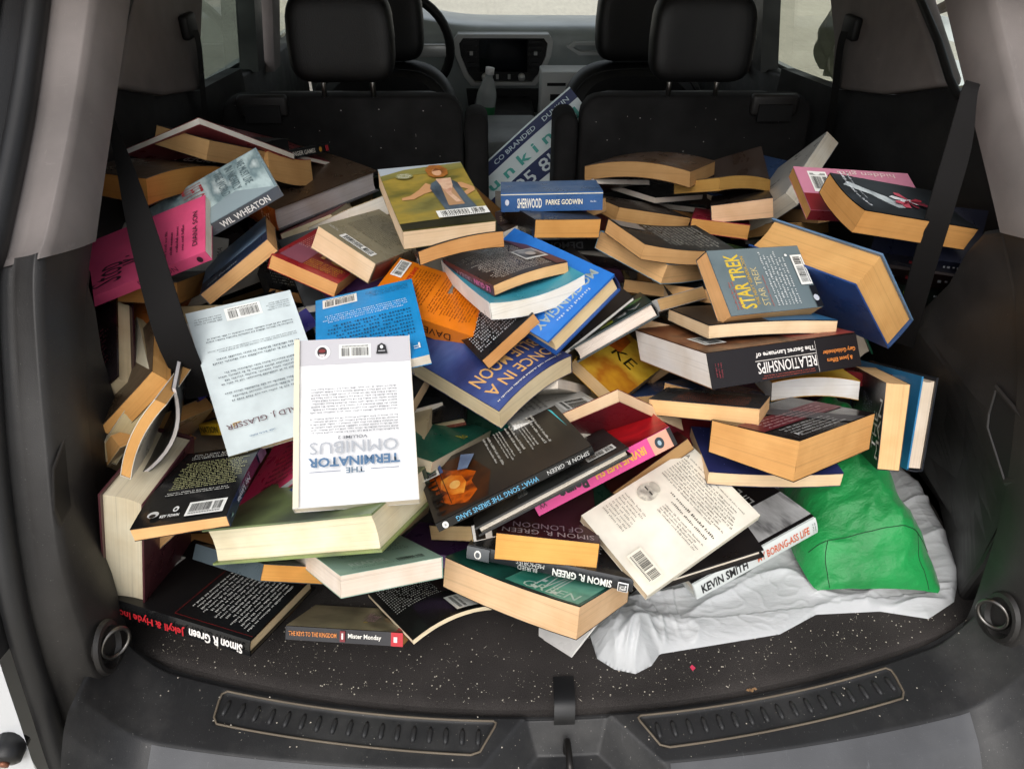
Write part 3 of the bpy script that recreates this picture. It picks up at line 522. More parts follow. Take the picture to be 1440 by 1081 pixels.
POSE = {
    'spidey': (0.0477, -0.1827, -3.4593, -0.5915, 0.8254, 0.4542, 0.1455, 0.235, 0.0211),
    'tan_top': (-0.3837, 0.2215, -0.3569, -0.571, 0.7269, 0.4979, 0.1042, 0.1681, 0.0327),
    'brown_top': (-0.2289, 0.092, -0.2904, -0.6221, 0.5832, 0.4939, 0.1116, 0.1911, 0.0327),
    'wheaton': (0.1977, 1.061, -4.1323, -0.5171, 0.5212, 0.4801, 0.1288, 0.1978, 0.0185),
    'stopkiss': (0.0541, 1.2461, -4.3275, -0.5984, 0.4325, 0.4409, 0.1314, 0.2006, 0.0173),
    'bluepoem': (-0.1346, -0.5825, 0.3182, -0.4957, 0.5216, 0.3851, 0.1314, 0.1994, 0.0214),
    'orangespine': (-0.0032, -0.024, 0.8411, -0.5059, 0.9229, 0.3609, 0.2577, 0.2823, 0.0446),
    'greyunder': (0.7049, -0.0528, 0.4029, -0.3219, 0.5536, 0.303, 0.1817, 0.263, 0.0247),
    'hunger': (-0.2459, 0.3401, 2.8079, -0.5163, 0.9048, 0.424, 0.1371, 0.2081, 0.0164),
    'tanred': (-0.4622, -0.1491, -0.3709, -0.5041, 0.8327, 0.4113, 0.0883, 0.1357, 0.0354),
    'woman': (-0.4105, 3.117, 0.1374, -0.1731, 0.4851, 0.4923, 0.1357, 0.2045, 0.0256),
    'underwoman': (0.0575, -0.0903, 0.2727, -0.1579, 0.4863, 0.4632, 0.1286, 0.2, 0.0231),
    'redmm': (-0.1601, 0.3654, -0.2288, -0.3575, 0.5103, 0.3836, 0.1093, 0.1788, 0.0233),
    'greymm': (-0.6392, -2.6531, 0.1861, -0.2789, 0.5334, 0.4014, 0.1101, 0.1798, 0.0364),
    'blackmin': (0.0859, 0.4877, 0.4334, -0.4553, 0.6289, 0.3104, 0.1058, 0.1748, 0.02),
    'orange': (-2.4034, -1.625, -0.0837, -0.1771, 0.416, 0.3555, 0.1132, 0.1736, 0.0329),
    'skyblue': (-3.1185, -0.2669, -0.2379, -0.2629, 0.3028, 0.3783, 0.1483, 0.2191, 0.013),
    'omnibus': (9.9275, 0.479, -0.2714, -0.2646, 0.1318, 0.3505, 0.1461, 0.2213, 0.0169),
    'glasser': (15.8828, 3.462, -0.8421, -0.4148, 0.2712, 0.333, 0.1468, 0.2211, 0.0113),
    'blacktext': (-3.9914, -3.4265, 3.9551, -0.2522, 0.4049, 0.2009, 0.1431, 0.2141, 0.0126),
    'creamcurve': (2.7772, 5.2249, 1.2808, -0.2328, 0.2344, 0.2164, 0.0972, 0.1608, 0.0199),
    'mo': (0.189, -0.0939, -0.3965, -0.234, 0.3542, 0.2621, 0.1021, 0.1701, 0.0193),
    'bluetiny': (-0.1547, 0.6877, 0.4893, -0.2407, 0.4148, 0.28, 0.106, 0.1743, 0.0127),
    'blackbar': (-0.1171, -3.41, -0.3702, -0.1841, 0.3778, 0.2301, 0.1187, 0.1853, 0.0188),
    'green': (-0.3981, 0.1262, -0.4624, -0.1897, 0.2458, 0.2249, 0.1249, 0.1969, 0.0153),
    'bluemoon': (0.6079, 0.2047, -8.6438, -0.0969, 0.3236, 0.3025, 0.152, 0.2039, 0.0332),
    'blackmm': (-0.0425, -0.5956, 0.3993, -0.0919, 0.358, 0.3545, 0.0986, 0.164, 0.0191),
    'tealwhite': (-0.1338, -0.1081, 0.3609, -0.0599, 0.4085, 0.4058, 0.1474, 0.211, 0.0259),
    'leguin': (2.8824, 0.6708, 0.1499, -0.0695, 0.4207, 0.4168, 0.123, 0.1775, 0.0158),
    'mockingjay': (-0.9754, -0.1297, 3.576, -0.0236, 0.4008, 0.3897, 0.1375, 0.2448, 0.0305),
    'arc': (-0.8407, 0.6957, 2.9388, 0.108, 0.4333, 0.301, 0.141, 0.2103, 0.0241),
    'thinwhite': (-0.9741, -0.1367, 3.3556, 0.0355, 0.451, 0.3427, 0.137, 0.208, 0.0061),
    'bluetan': (-0.2222, 0.202, -0.8334, 0.2153, 0.5683, 0.3623, 0.1413, 0.2088, 0.0313),
    'blackv': (-0.2093, 0.1235, -1.1912, 0.208, 0.5137, 0.4109, 0.1103, 0.185, 0.0243),
    'tan_a': (-0.2992, 0.089, -1.1805, 0.2138, 0.7864, 0.3475, 0.1064, 0.176, 0.0245),
    'tan_b': (-0.3847, -0.0206, -1.0529, 0.2855, 0.9382, 0.2856, 0.1061, 0.1754, 0.019),
    'warp': (-0.0535, -0.2264, -2.1665, 0.2438, 0.8616, 0.4047, 0.1427, 0.2223, 0.0268),
    'tentr': (-0.1373, -0.2021, -2.6201, 0.2628, 0.9527, 0.3324, 0.1368, 0.2076, 0.0114),
    'tentl': (-0.0984, -0.6329, -2.7159, 0.1541, 0.9587, 0.3355, 0.137, 0.2081, 0.0113),
    'sherwood': (0.5163, -0.4065, -4.6889, 0.0178, 0.6184, 0.4492, 0.1035, 0.1685, 0.0312),
    'burke': (2.4085, 1.4826, -0.0848, 0.0264, 0.6678, 0.4009, 0.1046, 0.1732, 0.0227),
    'tan_c': (-0.2051, 0.0906, 0.2549, 0.0133, 0.5901, 0.4214, 0.1127, 0.1827, 0.0299),
    'demon': (-3.2915, -1.1946, 0.0229, 0.0866, 0.6631, 0.3443, 0.1045, 0.1714, 0.0201),
    'greytri': (0.0805, 0.7486, 2.5144, 0.1321, 0.6675, 0.3023, 0.1059, 0.1747, 0.0093),
    'tanwedge': (-0.6305, 0.1198, -0.427, -0.1446, 0.7697, 0.3709, 0.1063, 0.1757, 0.0472),
    'whiteopen': (-0.0063, -0.9429, -0.7625, 0.5141, 0.8131, 0.3916, 0.1395, 0.2095, 0.0323),
    'pink2': (2.4065, 2.3656, 0.2628, 0.5056, 0.5184, 0.484, 0.1107, 0.1953, 0.0181),
    'flower': (-0.064, 0.2614, -1.4668, 0.512, 0.4115, 0.5025, 0.1115, 0.1928, 0.033),
    'bigtan': (1.4384, 0.5231, 3.1278, 0.4422, 0.4147, 0.385, 0.1644, 0.2093, 0.0585),
    'breaker': (-0.1688, 0.9473, 0.2618, 0.5017, 0.5568, 0.2636, 0.1476, 0.2209, 0.0297),
    'startrek': (-2.2506, 1.62, 0.8307, 0.3025, 0.3461, 0.419, 0.1036, 0.1701, 0.027),
    'understar': (-0.2928, -0.2188, -1.3775, 0.2985, 0.3427, 0.3591, 0.1333, 0.2034, 0.0184),
    'relations': (1.6806, 2.3431, -0.3884, 0.2865, 0.314, 0.3308, 0.1849, 0.2541, 0.0455),
    'yellow': (-0.2358, -0.3138, -1.6621, 0.4089, 0.3408, 0.2453, 0.1115, 0.1308, 0.029),
    'theman': (-0.5858, -1.5394, 0.147, 0.5012, 0.2738, 0.2289, 0.125, 0.1986, 0.0298),
    'bluehc': (-0.4292, -1.4631, 0.2959, 0.5596, 0.3346, 0.1876, 0.144, 0.2212, 0.0247),
    'dark_a': (2.797, 1.5784, 1.139, 0.6053, 0.4603, 0.4379, 0.091, 0.1464, 0.039),
    'dark_b': (-2.3252, -1.3608, -0.9722, 0.6227, 0.4822, 0.4015, 0.0935, 0.1473, 0.0538),
    'dark_c': (-2.1293, -2.351, 0.5044, 0.6106, 0.51, 0.3218, 0.1048, 0.172, 0.0241),
    'tan_d': (-0.2109, 0.5849, 3.2205, 0.5886, 0.8067, 0.3384, 0.1059, 0.1747, 0.0248),
    'tan_e': (-0.4243, -0.3308, -1.0212, 0.5153, 0.8012, 0.2978, 0.1056, 0.1744, 0.0216),
    'peach': (-0.2947, -0.1753, -0.2856, 0.4107, 0.7671, 0.367, 0.1103, 0.1812, 0.0329),
    'lightning': (-1.884, -1.8604, -1.1684, 0.434, 0.9392, 0.3512, 0.1033, 0.1686, 0.0272),
    'tan_f': (-0.3842, -0.2124, -0.8961, 0.383, 0.812, 0.3886, 0.106, 0.1741, 0.0233),
    'slate': (-0.0671, -0.034, -0.4577, 0.3689, 0.9939, 0.2992, 0.1152, 0.1809, 0.012),
    'tanrose': (-0.2581, 0.0621, -0.324, 0.373, 0.7618, 0.3348, 0.1074, 0.1757, 0.0256),
    'darkgreen': (-1.2192, -2.7823, 0.6784, 0.358, 0.6867, 0.3181, 0.106, 0.1751, 0.0123),
    'greywhite': (-0.719, -0.0559, 0.7821, 0.1492, 0.4662, 0.2947, 0.1376, 0.2085, 0.0191),
    'yellowke': (-0.1013, -3.0513, 4.5142, 0.1165, 0.3904, 0.2463, 0.0952, 0.1588, 0.0221),
    'tan_g': (0.4002, -0.3623, -2.5485, 0.1826, 0.5075, 0.1901, 0.1048, 0.172, 0.0187),
    'alexan': (3.8548, 1.7423, 2.6199, 0.095, 0.2182, 0.2679, 0.0992, 0.1586, 0.0184),
    'greyback': (-0.2503, -0.4381, -2.0441, 0.2153, 0.2186, 0.2963, 0.0951, 0.1493, 0.0209),
    'splay': (2.0115, 0.6471, 4.8767, 0.3243, 0.175, 0.2762, 0.1249, 0.2158, 0.0456),
    'navystar': (0.2704, 0.2673, 4.6365, 0.2948, 0.1867, 0.2288, 0.1194, 0.1831, 0.0182),
    'cream': (106.6101, 194.2583, 26.7405, 0.1433, 0.0918, 0.2046, 0.1331, 0.2012, 0.0133),
    'kevin': (-0.3935, -0.0831, 1.8849, 0.279, 0.1998, 0.0568, 0.1429, 0.2185, 0.0303),
    'blackhc': (-0.312, 0.9377, 4.7255, 0.2193, 0.1657, 0.0694, 0.1154, 0.1611, 0.0159),
    'buried': (2.385, 1.7307, -0.337, -0.0023, 0.1047, 0.1526, 0.1463, 0.2202, 0.0191),
    'tealthick': (0.6292, 0.8141, 3.877, -0.0362, 0.0611, 0.1214, 0.1404, 0.2108, 0.039),
    'purplegreen': (-0.1113, -0.5065, -3.208, -0.0172, 0.1366, 0.1695, 0.1326, 0.1977, 0.0364),
    'zebra': (-0.5806, 0.6552, 2.0082, -0.0644, 0.1759, 0.1222, 0.1363, 0.2067, 0.0214),
    'brownwedge': (-0.2826, 0.4411, 1.229, -0.308, 0.2282, 0.1141, 0.1354, 0.2061, 0.0231),
    'sirens': (1.6512, 2.1723, 0.103, -0.0819, 0.132, 0.2717, 0.146, 0.2146, 0.0122),
    'secondgreen': (-0.0446, -0.7004, -1.3372, -0.024, 0.1199, 0.2551, 0.1428, 0.2131, 0.0122),
    'porno': (1.6555, 1.8903, 0.0189, 0.0482, 0.167, 0.2481, 0.1323, 0.2023, 0.0262),
    'maroon': (-0.3759, -0.5499, 0.2342, 0.1219, 0.2556, 0.1825, 0.1302, 0.1997, 0.0184),
    'tealse': (-0.3108, -0.233, 0.3371, -0.0097, 0.2881, 0.2176, 0.1204, 0.1881, 0.0156),
    'greybar': (-0.4445, -0.0968, 0.1788, -0.0118, 0.3053, 0.236, 0.1375, 0.2086, 0.0085),
    'whitepg': (-0.7013, -0.1776, -0.4028, -0.0054, 0.3534, 0.2286, 0.1057, 0.1745, 0.0132),
    'nolimits': (-0.0938, 9.2483, -0.8315, -0.4611, 0.1021, 0.2691, 0.1142, 0.1698, 0.0149),
    'pinkcurve': (0.7539, -0.5606, -1.8711, -0.399, 0.253, 0.1865, 0.1307, 0.195, 0.006),
    'bluespine': (-0.7969, -0.1134, 0.5813, -0.3054, 0.1794, 0.2148, 0.136, 0.206, 0.008),
    'ation': (-0.5556, -0.066, 0.6827, -0.4469, 0.2724, 0.2463, 0.1006, 0.1662, 0.0166),
    'textblack': (0.4239, -0.5409, -0.235, -0.5013, 0.4235, 0.2587, 0.1362, 0.2069, 0.0186),
    'purple': (-0.8052, 0.1116, 2.205, -0.4824, 0.4006, 0.2679, 0.1407, 0.2141, 0.0316),
    'shadepage': (-0.2622, 1.1255, 3.5802, -0.5305, 0.4503, 0.2823, 0.1349, 0.2044, 0.0392),
    'leftmaroon': (0.3093, -0.6618, 0.224, -0.6493, 0.3077, 0.3314, 0.109, 0.1742, 0.0278),
    'creamblock': (0.0597, -0.8204, 0.4781, -0.6141, 0.2868, 0.2993, 0.1379, 0.2129, 0.029),
    'tan_h': (-0.2887, 4.9465, -2.4219, -0.5908, 0.2786, 0.3252, 0.1084, 0.1775, 0.0256),
    'tan_i': (-0.1881, -1.0108, 0.2859, -0.5284, 0.1875, 0.3225, 0.1078, 0.1757, 0.0129),
    'whitecurve': (-0.0292, -1.065, 0.3562, -0.5459, 0.2429, 0.3064, 0.1277, 0.2075, 0.0061),
    'tan_j': (-0.453, -0.8264, -0.3481, -0.5771, 0.2381, 0.2421, 0.0911, 0.1612, 0.0208),
    'openwhite': (-1.966, 2.4138, 2.9158, -0.5633, 0.1364, 0.1794, 0.1423, 0.2065, 0.0553),
    'tan_k': (0.0442, -0.7442, 0.1045, -0.5754, 0.1955, 0.1549, 0.1177, 0.1904, 0.0222),
    'jekyll': (2.4172, 1.7092, -0.3854, -0.4845, 0.1021, 0.0654, 0.1663, 0.2105, 0.0256),
    'thickhc': (-0.0782, -0.5443, -1.8439, -0.3174, 0.0939, 0.2252, 0.1515, 0.2477, 0.0488),
    'mint': (0.7335, -2.7925, 0.8216, -0.2653, 0.0651, 0.1726, 0.1308, 0.1998, 0.0266),
    'orangepg': (-0.6646, 0.4895, 0.7194, -0.4138, 0.0998, 0.1277, 0.1058, 0.1745, 0.0213),
    'monday': (-2.6259, 2.4291, 6.9087, -0.2877, 0.0584, 0.0425, 0.1007, 0.164, 0.0181),
    'blackcurve': (0.7331, -3.0026, 0.7934, -0.1846, 0.0863, 0.0537, 0.1277, 0.1998, 0.007),
    'whitesheet': (3.0326, -1.4793, -14.6049, 0.003, 0.0943, 0.0113, 0.0958, 0.1365, 0.0037),
    'brownpg': (-0.3699, 0.0873, 0.0692, -0.6117, 0.4665, 0.365, 0.1016, 0.1652, 0.031),
    'whitetop': (-1.2269, -0.1038, -4.3217, -0.6339, 0.5664, 0.368, 0.1243, 0.1924, 0.0094),
    'decblack': (0.3871, 0.252, 0.7861, -0.5883, 0.7031, 0.3006, 0.1329, 0.2032, 0.0173),
    'slateblue': (-0.9633, -0.9521, -2.4498, -0.3721, 0.527, 0.2434, 0.1186, 0.1886, 0.0157),
    'comicl': (-0.6001, -0.3044, -0.3348, -0.5806, 0.7605, 0.4763, 0.1618, 0.2478, 0.0099),
    'comicr': (-0.3824, 0.2584, -0.578, -0.523, 0.9553, 0.43, 0.1655, 0.2505, 0.008),
    'gap_0': (-0.3835, -0.4517, -2.2643, 0.2492, 0.5375, 0.3018, 0.106, 0.175, 0.0211),
    'gap_1': (-0.2535, -0.3547, 0.0087, -0.4212, 0.7942, 0.3294, 0.106, 0.175, 0.0226),
    'gap_2': (-0.1055, -0.5572, -1.9418, 0.1789, 0.3604, 0.2077, 0.106, 0.175, 0.0265),
    'gap_3': (-0.1951, -0.4772, -0.6676, -0.3042, 0.6991, 0.3888, 0.125, 0.19, 0.0315),
    'gap_4': (-0.2963, 0.4393, -2.8761, 0.2569, 0.5264, 0.308, 0.106, 0.175, 0.0205),
    'gap_5': (-0.1903, 0.1766, -2.0427, -0.1127, 0.3552, 0.1665, 0.106, 0.175, 0.0265),
    'gap_6': (-0.361, -0.0764, -2.3627, -0.5525, 0.3218, 0.1822, 0.106, 0.175, 0.0189),
    'gap_7': (0.2518, -0.1197, 0.4262, -0.3098, 0.5067, 0.3347, 0.106, 0.175, 0.028),
    'gap_8': (0.0951, -0.2811, 3.0087, -0.6396, 0.4374, 0.3316, 0.106, 0.175, 0.0262),
    'gap_9': (-0.4343, -0.3362, -2.1823, 0.1897, 0.4581, 0.2861, 0.125, 0.19, 0.0187),
    'gap_10': (0.2193, 0.0647, -1.0236, 0.2121, 0.2788, 0.206, 0.106, 0.175, 0.025),
    'gap_11': (-0.2458, -0.2986, 2.2356, 0.4867, 0.9291, 0.3534, 0.106, 0.175, 0.0194),
    'gap_12': (0.4736, -0.3087, 2.4138, 0.0506, 0.4198, 0.1964, 0.106, 0.175, 0.0223),
    'gap_13': (0.0826, 0.2272, -0.7645, -0.5719, 0.5856, 0.3314, 0.106, 0.175, 0.0334),
    'gap_14': (-0.4023, 0.1147, -2.1934, 0.0711, 0.2213, 0.1318, 0.125, 0.19, 0.0225),
    'gap_15': (0.1109, -0.3245, -0.1524, -0.1823, 0.5124, 0.3555, 0.106, 0.175, 0.0243),
    'gap_16': (-0.3734, 0.2891, 1.1945, -0.1448, 0.1703, 0.0701, 0.106, 0.175, 0.0196),
    'gap_17': (0.2021, -0.1233, -0.0095, -0.5976, 0.7307, 0.4527, 0.125, 0.19, 0.0272),
    'gap_18': (-0.1939, -0.3679, -0.6336, -0.0498, 0.6389, 0.3774, 0.125, 0.19, 0.0266),
    'gap_19': (-0.4926, 0.192, 0.3715, 0.5184, 0.4088, 0.2079, 0.106, 0.175, 0.0211),
    'gap_20': (-0.0604, 0.6246, 2.3, 0.2704, 0.3254, 0.2341, 0.106, 0.175, 0.0202),
    'gap_21': (-0.4718, 0.2133, 0.9275, -0.5431, 0.466, 0.3114, 0.106, 0.175, 0.0312),
}
GAPL = [('brown paperback deep in the gap below the light-blue edged book', 0), ('red paperback deep in the gap above the red gold-print paperback', 1), ('blue paperback deep in the gap right of the yellow pictorial paperback', 2), ('sand-coloured paperback deep in the gap above the olive-grey paperback', 3), ('black paperback deep in the gap below the light-blue edged book', 4), ('green paperback deep in the gap below the navy gold-title book', 5), ('grey paperback deep in the gap beside the left seat belt', 6), ('purple paperback deep in the gap right of the red gold-print paperback', 7), ('rust paperback deep in the gap below the bright pink paperback', 8), ('brown paperback deep in the gap right of the dark teal hardback', 0), ('red paperback deep in the gap left of the dark grey back cover', 1), ('blue paperback deep in the gap above the peach-paged book', 2), ('sand-coloured paperback deep in the gap left of the yellow pictorial paperback', 3), ('black paperback deep in the gap right of the white booklet', 4), ('green paperback deep in the gap below the pink-spined book', 5), ('grey paperback deep in the gap right of the olive-grey paperback', 6), ('purple paperback deep in the gap below the fire-lit black book', 7), ('rust paperback deep in the gap above the slate-blue book', 8), ('brown paperback deep in the gap left of the blue level spine', 0), ('red paperback deep in the gap right of the golden-yellow paperback', 1), ('blue paperback deep in the gap above the dark grey back cover', 2), ('sand-coloured paperback deep in the gap beside the left seat belt', 3)]
# ---------------------------------------------------------------- books
TAN = '#deb07a'; TAN2 = '#dca368'; CREAM = '#e8dcc0'; WHT = '#ece9e0'; PEACH = '#e6c8a4'; BRN = '#bb9768'; GREY = '#bdb8b0'
rnd = random.Random(7)
def rvec_matrix(v):
    a = Vector(v); th = a.length
    return Matrix.Rotation(th, 4, a / th) if th > 1e-9 else Matrix.Identity(4)
class Book:
    def __init__(s, key, root, rel=None, kind='pb', bx=0., by=0., fl=0., sk=0., curl=0., twist=0., **kw):
        s.w, s.h, s.t = POSE[key][6:9]; s.kind = kind; s.root = root; s.rel = rel
        s.bx, s.by, s.fl, s.sk, s.curl, s.tw = bx, by, fl, sk, curl, twist
        s.bulge = .002 if kind == 'hc' else .0; s.layer = {'c': 0, 'k': 0, 's': 0}
    def D(s, x, y, z):
        a = x / (s.w / 2); b = y / (s.h / 2)
        if z > 0 and s.curl: z += s.curl * max(0, (a + 1) / 2) ** 2
        z *= 1 + s.fl * (a + 1) / 2
        x2 = x + s.sk * z
        z += s.bx * (1 - a * a) + s.by * (1 - b * b) + s.tw * a * b
        p = (x2, y, z)
        return tuple(s.rel @ Vector(p)) if s.rel else p
    def put(s, mb, name, mat, par=None):
        mb.deform(s.D); return mb.build(name, mat, par or s.root)
    def face(s, f):
        w, h, t = s.w, s.h, s.t; s.layer[f] += 1; off = .0004 + .0003 * s.layer[f]
        if f == 'c': return lambda u, v: (-w / 2 + u * w, -h / 2 + v * h, t / 2 + off)
        if f == 'k': return lambda u, v: (w / 2 - u * w, -h / 2 + v * h, -t / 2 - off)
        if s.kind == 'hc': off = .0010 + .0006 * s.layer[f]
        return lambda u, v: (-w / 2 - .0007 - off - s.bulge * (1 - (2 * v - 1) ** 2), h / 2 - u * h, -t / 2 + v * t)
    def make(s, front, back, spine, page, gloss=.3):
        w, h, t = s.w, s.h, s.t; gm = lambda c: c if hasattr(c, 'node_tree') else cover_mat(c, gloss)
        hc = s.kind == 'hc'; ct = .0026 if hc else .0007; ins = .0045 if hc else .0004
        nx, ny = 10, 12
        mb = MB(); mb.gbox(-w / 2 + (.004 if hc else .0008), w / 2 - ins, -h / 2 + ins, h / 2 - ins, -t / 2 + ct + .0002, t / 2 - ct - .0002, nx, ny, 3)
        if hc: mb.v = [(x - (.004 * (1 - (z / (t / 2)) ** 2) if x > w / 2 - .01 else 0), y, z) for x, y, z in mb.v]
        else: mb.v = [(x + rnd.uniform(-.0003, .0003), y + rnd.uniform(-.0003, .0003), z) for x, y, z in mb.v]
        s.pages = s.put(mb, 'page_block', page_mat(page))
        x0 = -w / 2 + (.0012 if hc else .0)
        mb = MB(); mb.gbox(x0, w / 2, -h / 2, h / 2, t / 2 - ct, t / 2, nx, ny); s.fc = s.put(mb, 'front_cover', gm(front))
        mb = MB(); mb.gbox(x0, w / 2, -h / 2, h / 2, -t / 2, -t / 2 + ct, nx, ny); s.bc = s.put(mb, 'back_cover', gm(back))
        mb = MB()
        if hc:
            f = lambda d: (lambda u, v: (-w / 2 + .0012 + d - s.bulge * (1 - (2 * v - 1) ** 2), h / 2 - u * h, (-t / 2 + v * t) * .985))
            mb.grid(f(0), 10, 8); mb.grid(f(.002), 10, 8)
            for uu in (0, 1): mb.grid(lambda a, v: f(.002 * a)(uu, v), 1, 8)
        else: mb.gbox(-w / 2 - .0007, -w / 2 - .0000, -h / 2, h / 2, -t / 2, t / 2, 1, ny, 3)
        s.sp = s.put(mb, 'spine', gm(spine))
        s.par = {'c': s.fc, 'k': s.bc, 's': s.sp}
        return s
    # ---- print on the covers
    def emit(s, f, mb, name, c, rough=.42):
        s.put(mb, name, c if hasattr(c, 'node_tree') else plain(c, rough), s.par[f])
    def rect(s, f, u0, v0, u1, v1, c, name='printed_panel', rot=0):
        F = s.face(f); mb = MB(); mb.grid(lambda a, b: F(u0 + (u1 - u0) * a, v0 + (v1 - v0) * b), 8, 8); s.emit(f, mb, name, c)
    def poly(s, f, pts, c, name='printed_picture'):
        F = s.face(f); bm = bmesh.new(); fc = bm.faces.new([bm.verts.new((u, v, 0)) for u, v in pts]); bmesh.ops.triangulate(bm, faces=[fc])
        bmesh.ops.subdivide_edges(bm, edges=bm.edges[:], cuts=2, use_grid_fill=True); bmesh.ops.triangulate(bm, faces=bm.faces[:])
        bm.verts.index_update(); mb = MB(); mb.add([F(v.co.x, v.co.y) for v in bm.verts], [tuple(v.index for v in q.verts) for q in bm.faces]); bm.free(); s.emit(f, mb, name, c)
    def ell(s, f, cu, cv, ru, rv, c, n=20, name='printed_picture'):
        s.poly(f, [(cu + ru * math.cos(2 * math.pi * k / n), cv + rv * math.sin(2 * math.pi * k / n)) for k in range(n)], c, name)
    def text(s, f, body, u0, v0, u1, v1, c, rot=0, bold=0., name='lettering'):
        V, Fc, asp = text_geo(body, bold); F = s.face(f); mb = MB()
        def m(a, b):
            if rot == 90: a, b = 1 - b, a
            elif rot == 180: a, b = 1 - a, 1 - b
            elif rot == 270: a, b = b, 1 - a
            return F(u0 + (u1 - u0) * a, v0 + (v1 - v0) * b)
        mb.add([m(a, b) for a, b in V], Fc); s.emit(f, mb, name, c)
    def blurb(s, f, u0, v0, u1, v1, n, c, align='l', seed=0, rot=0, fill=.85, para=0, name='blurb_text'):
        rg = random.Random(seed * 13 + n + int(1000 * u0)); F = s.face(f); mb = MB(); lh = 1.0 / n
        W_, H_ = ((u1 - u0) * s.w, (v1 - v0) * s.h) if f != 's' else ((u1 - u0) * s.h, (v1 - v0) * s.t)
        if rot in (90, 270): W_, H_ = H_, W_
        cw = lh * H_ / W_ * .42
        for i in range(n):
            if para and i % para == para - 1: continue
            ln = 1 - (rg.random() * .15 if align != 'j' else 0)
            if para and i % para == para - 2: ln *= rg.uniform(.4, .9)
            x = 0 if align == 'l' else (1 - ln) / 2
            end = x + ln; yb = 1 - (i + .8) * lh
            while x < end - cw:
                wl = rg.randint(2, 9)
                for k in range(wl):
                    if x > end: break
                    hh = lh * rg.choice((.30, .30, .32, .46, .48)); wq = cw * rg.uniform(.40, .62)
                    q = [(x, yb), (x + wq, yb), (x + wq, yb + hh), (x, yb + hh)]
                    if rot == 90: q = [(1 - b, a) for a, b in q]
                    elif rot == 180: q = [(1 - a, 1 - b) for a, b in q]
                    elif rot == 270: q = [(b, 1 - a) for a, b in q]
                    mb.add([F(u0 + (u1 - u0) * a, v0 + (v1 - v0) * b) for a, b in q], [(0, 1, 2, 3)]); x += cw
                x += cw * .8
        s.emit(f, mb, name, c)
    def barcode(s, f, u0, v0, u1, v1, rot=0, paper='#f0f0ea'):
        s.rect(f, u0, v0, u1, v1, paper, 'barcode_label'); F = s.face(f); mb = MB(); rg = random.Random(int(u0 * 997) + int(v0 * 97))
        def m(a, b):
            if rot == 90: a, b = b, a
            return F(u0 + (u1 - u0) * a, v0 + (v1 - v0) * b)
        for seg0, seg1 in ((.08, .62), (.68, .92)):
            x = seg0
            while x < seg1:
                b_ = rg.choice((.008, .012, .02)); mb.add([m(x, .26), m(x + b_, .26), m(x + b_, .86), m(x, .86)], [(0, 1, 2, 3)]); x += b_ + rg.choice((.008, .012, .018))
        x = .08
        while x < .9: mb.add([m(x, .10), m(x + .022, .10), m(x + .022, .2), m(x, .2)], [(0, 1, 2, 3)]); x += .042
        s.emit(f, mb, 'barcode_bars', '#151515')
OPTS = {}
def book(key, name, label, front, back=None, spine=None, page=TAN, kind='pb', deco=None, gloss=.3, cat='book', half2=None, pages2=None, **kw):
    p = POSE[key]
    root = empty(name); root.matrix_world = Matrix.Translation(p[3:6]) @ rvec_matrix(p[:3])
    tag(root, label, cat, 'books heaped in the load bay')
    if kind == 'pb':
        kw.setdefault('fl', rnd.uniform(0, .10)); kw.setdefault('curl', rnd.uniform(0, .002))
    b = Book(key, root, None, kind, **kw); b.make(front, back or front, spine or front, page, gloss)
    if half2:
        q = POSE[half2]; rel = root.matrix_world.inverted() @ (Matrix.Translation(q[3:6]) @ rvec_matrix(q[:3]))
        Book(half2, root, rel, kind, fl=0).make(front, back or front, spine or front, pages2 or page, gloss)
    if deco: deco(b)
    return b
PB = 'paperback_book'; HCV = 'hardback_book'
K = '#131314'; W = '#f2f1ec'
def d(b):
    b.text('c', 'SPIDER-MAN', .04, .86, .96, .97, W, bold=.02); b.blurb('c', .05, .55, .95, .84, 14, '#d8d8d8', 'j', 3); b.rect('c', .3, .3, .7, .5, '#7a2028')
book('spidey', PB, 'black and white comic paperback under the tented red book', K, page=WHT, deco=d, by=.01)
book('comicl', 'comic_book', 'red thin book tented open face down at the top left of the heap', '#8c3f42', page=WHT, half2='comicr', fl=0)
book('tan_top', PB, 'tan-edged paperback wedged under the right half of the tented red book', K, page=BRN)
book('brown_top', PB, 'brown-paged paperback with gaping pages above the slate-blue book', '#3a2a1c', page='#a5753c', by=.008, fl=.2)
def d(b):
    b.rect('c', .02, .02, .98, .98, pic_mat(['#8fa5a8', '#b9cccd', '#6f858a', '#dfe9e8'], 9, (1, 2.5, 1)))
    b.poly('c', [(.0, .0), (.35, .3), (.2, 1), (0, 1)], '#8d9da3'); b.text('c', 'LEFT ON LISP', .30, .52, .92, .70, '#a8323c', rot=180, bold=.0)
    for k in range(3): b.text('c', ('WE MUST LIVE', 'IN NIGHTLY', 'THE WORLD')[k], .34, .14 + .1 * k, .9, .21 + .1 * k, '#5c7076', rot=180)
    b.text('s', 'WIL WHEATON', .48, .2, .9, .8, '#f0ece6', bold=.02); b.rect('s', .05, .1, .3, .9, '#a02b55')
book('wheaton', PB, 'slate-blue paperback with white capitals on its grey spine, at upper left', '#7c9097', '#596a70', '#585a5e', WHT, deco=d, gloss=.22)
def d(b):
    b.text('c', 'Stop', .10, .58, .42, .92, '#3a2430', rot=0); b.text('c', 'Kiss', .30, .42, .62, .66, '#5a3040')
    b.blurb('c', .15, .16, .6, .34, 4, '#6a2844', 'c', 2); b.text('c', 'DIANA SON', .15, .06, .75, .10, '#3a2430'); b.text('s', 'DIANA SON', .45, .25, .75, .75, '#7a2048'); b.ell('s', .93, .5, .02, .3, '#3a1a28')
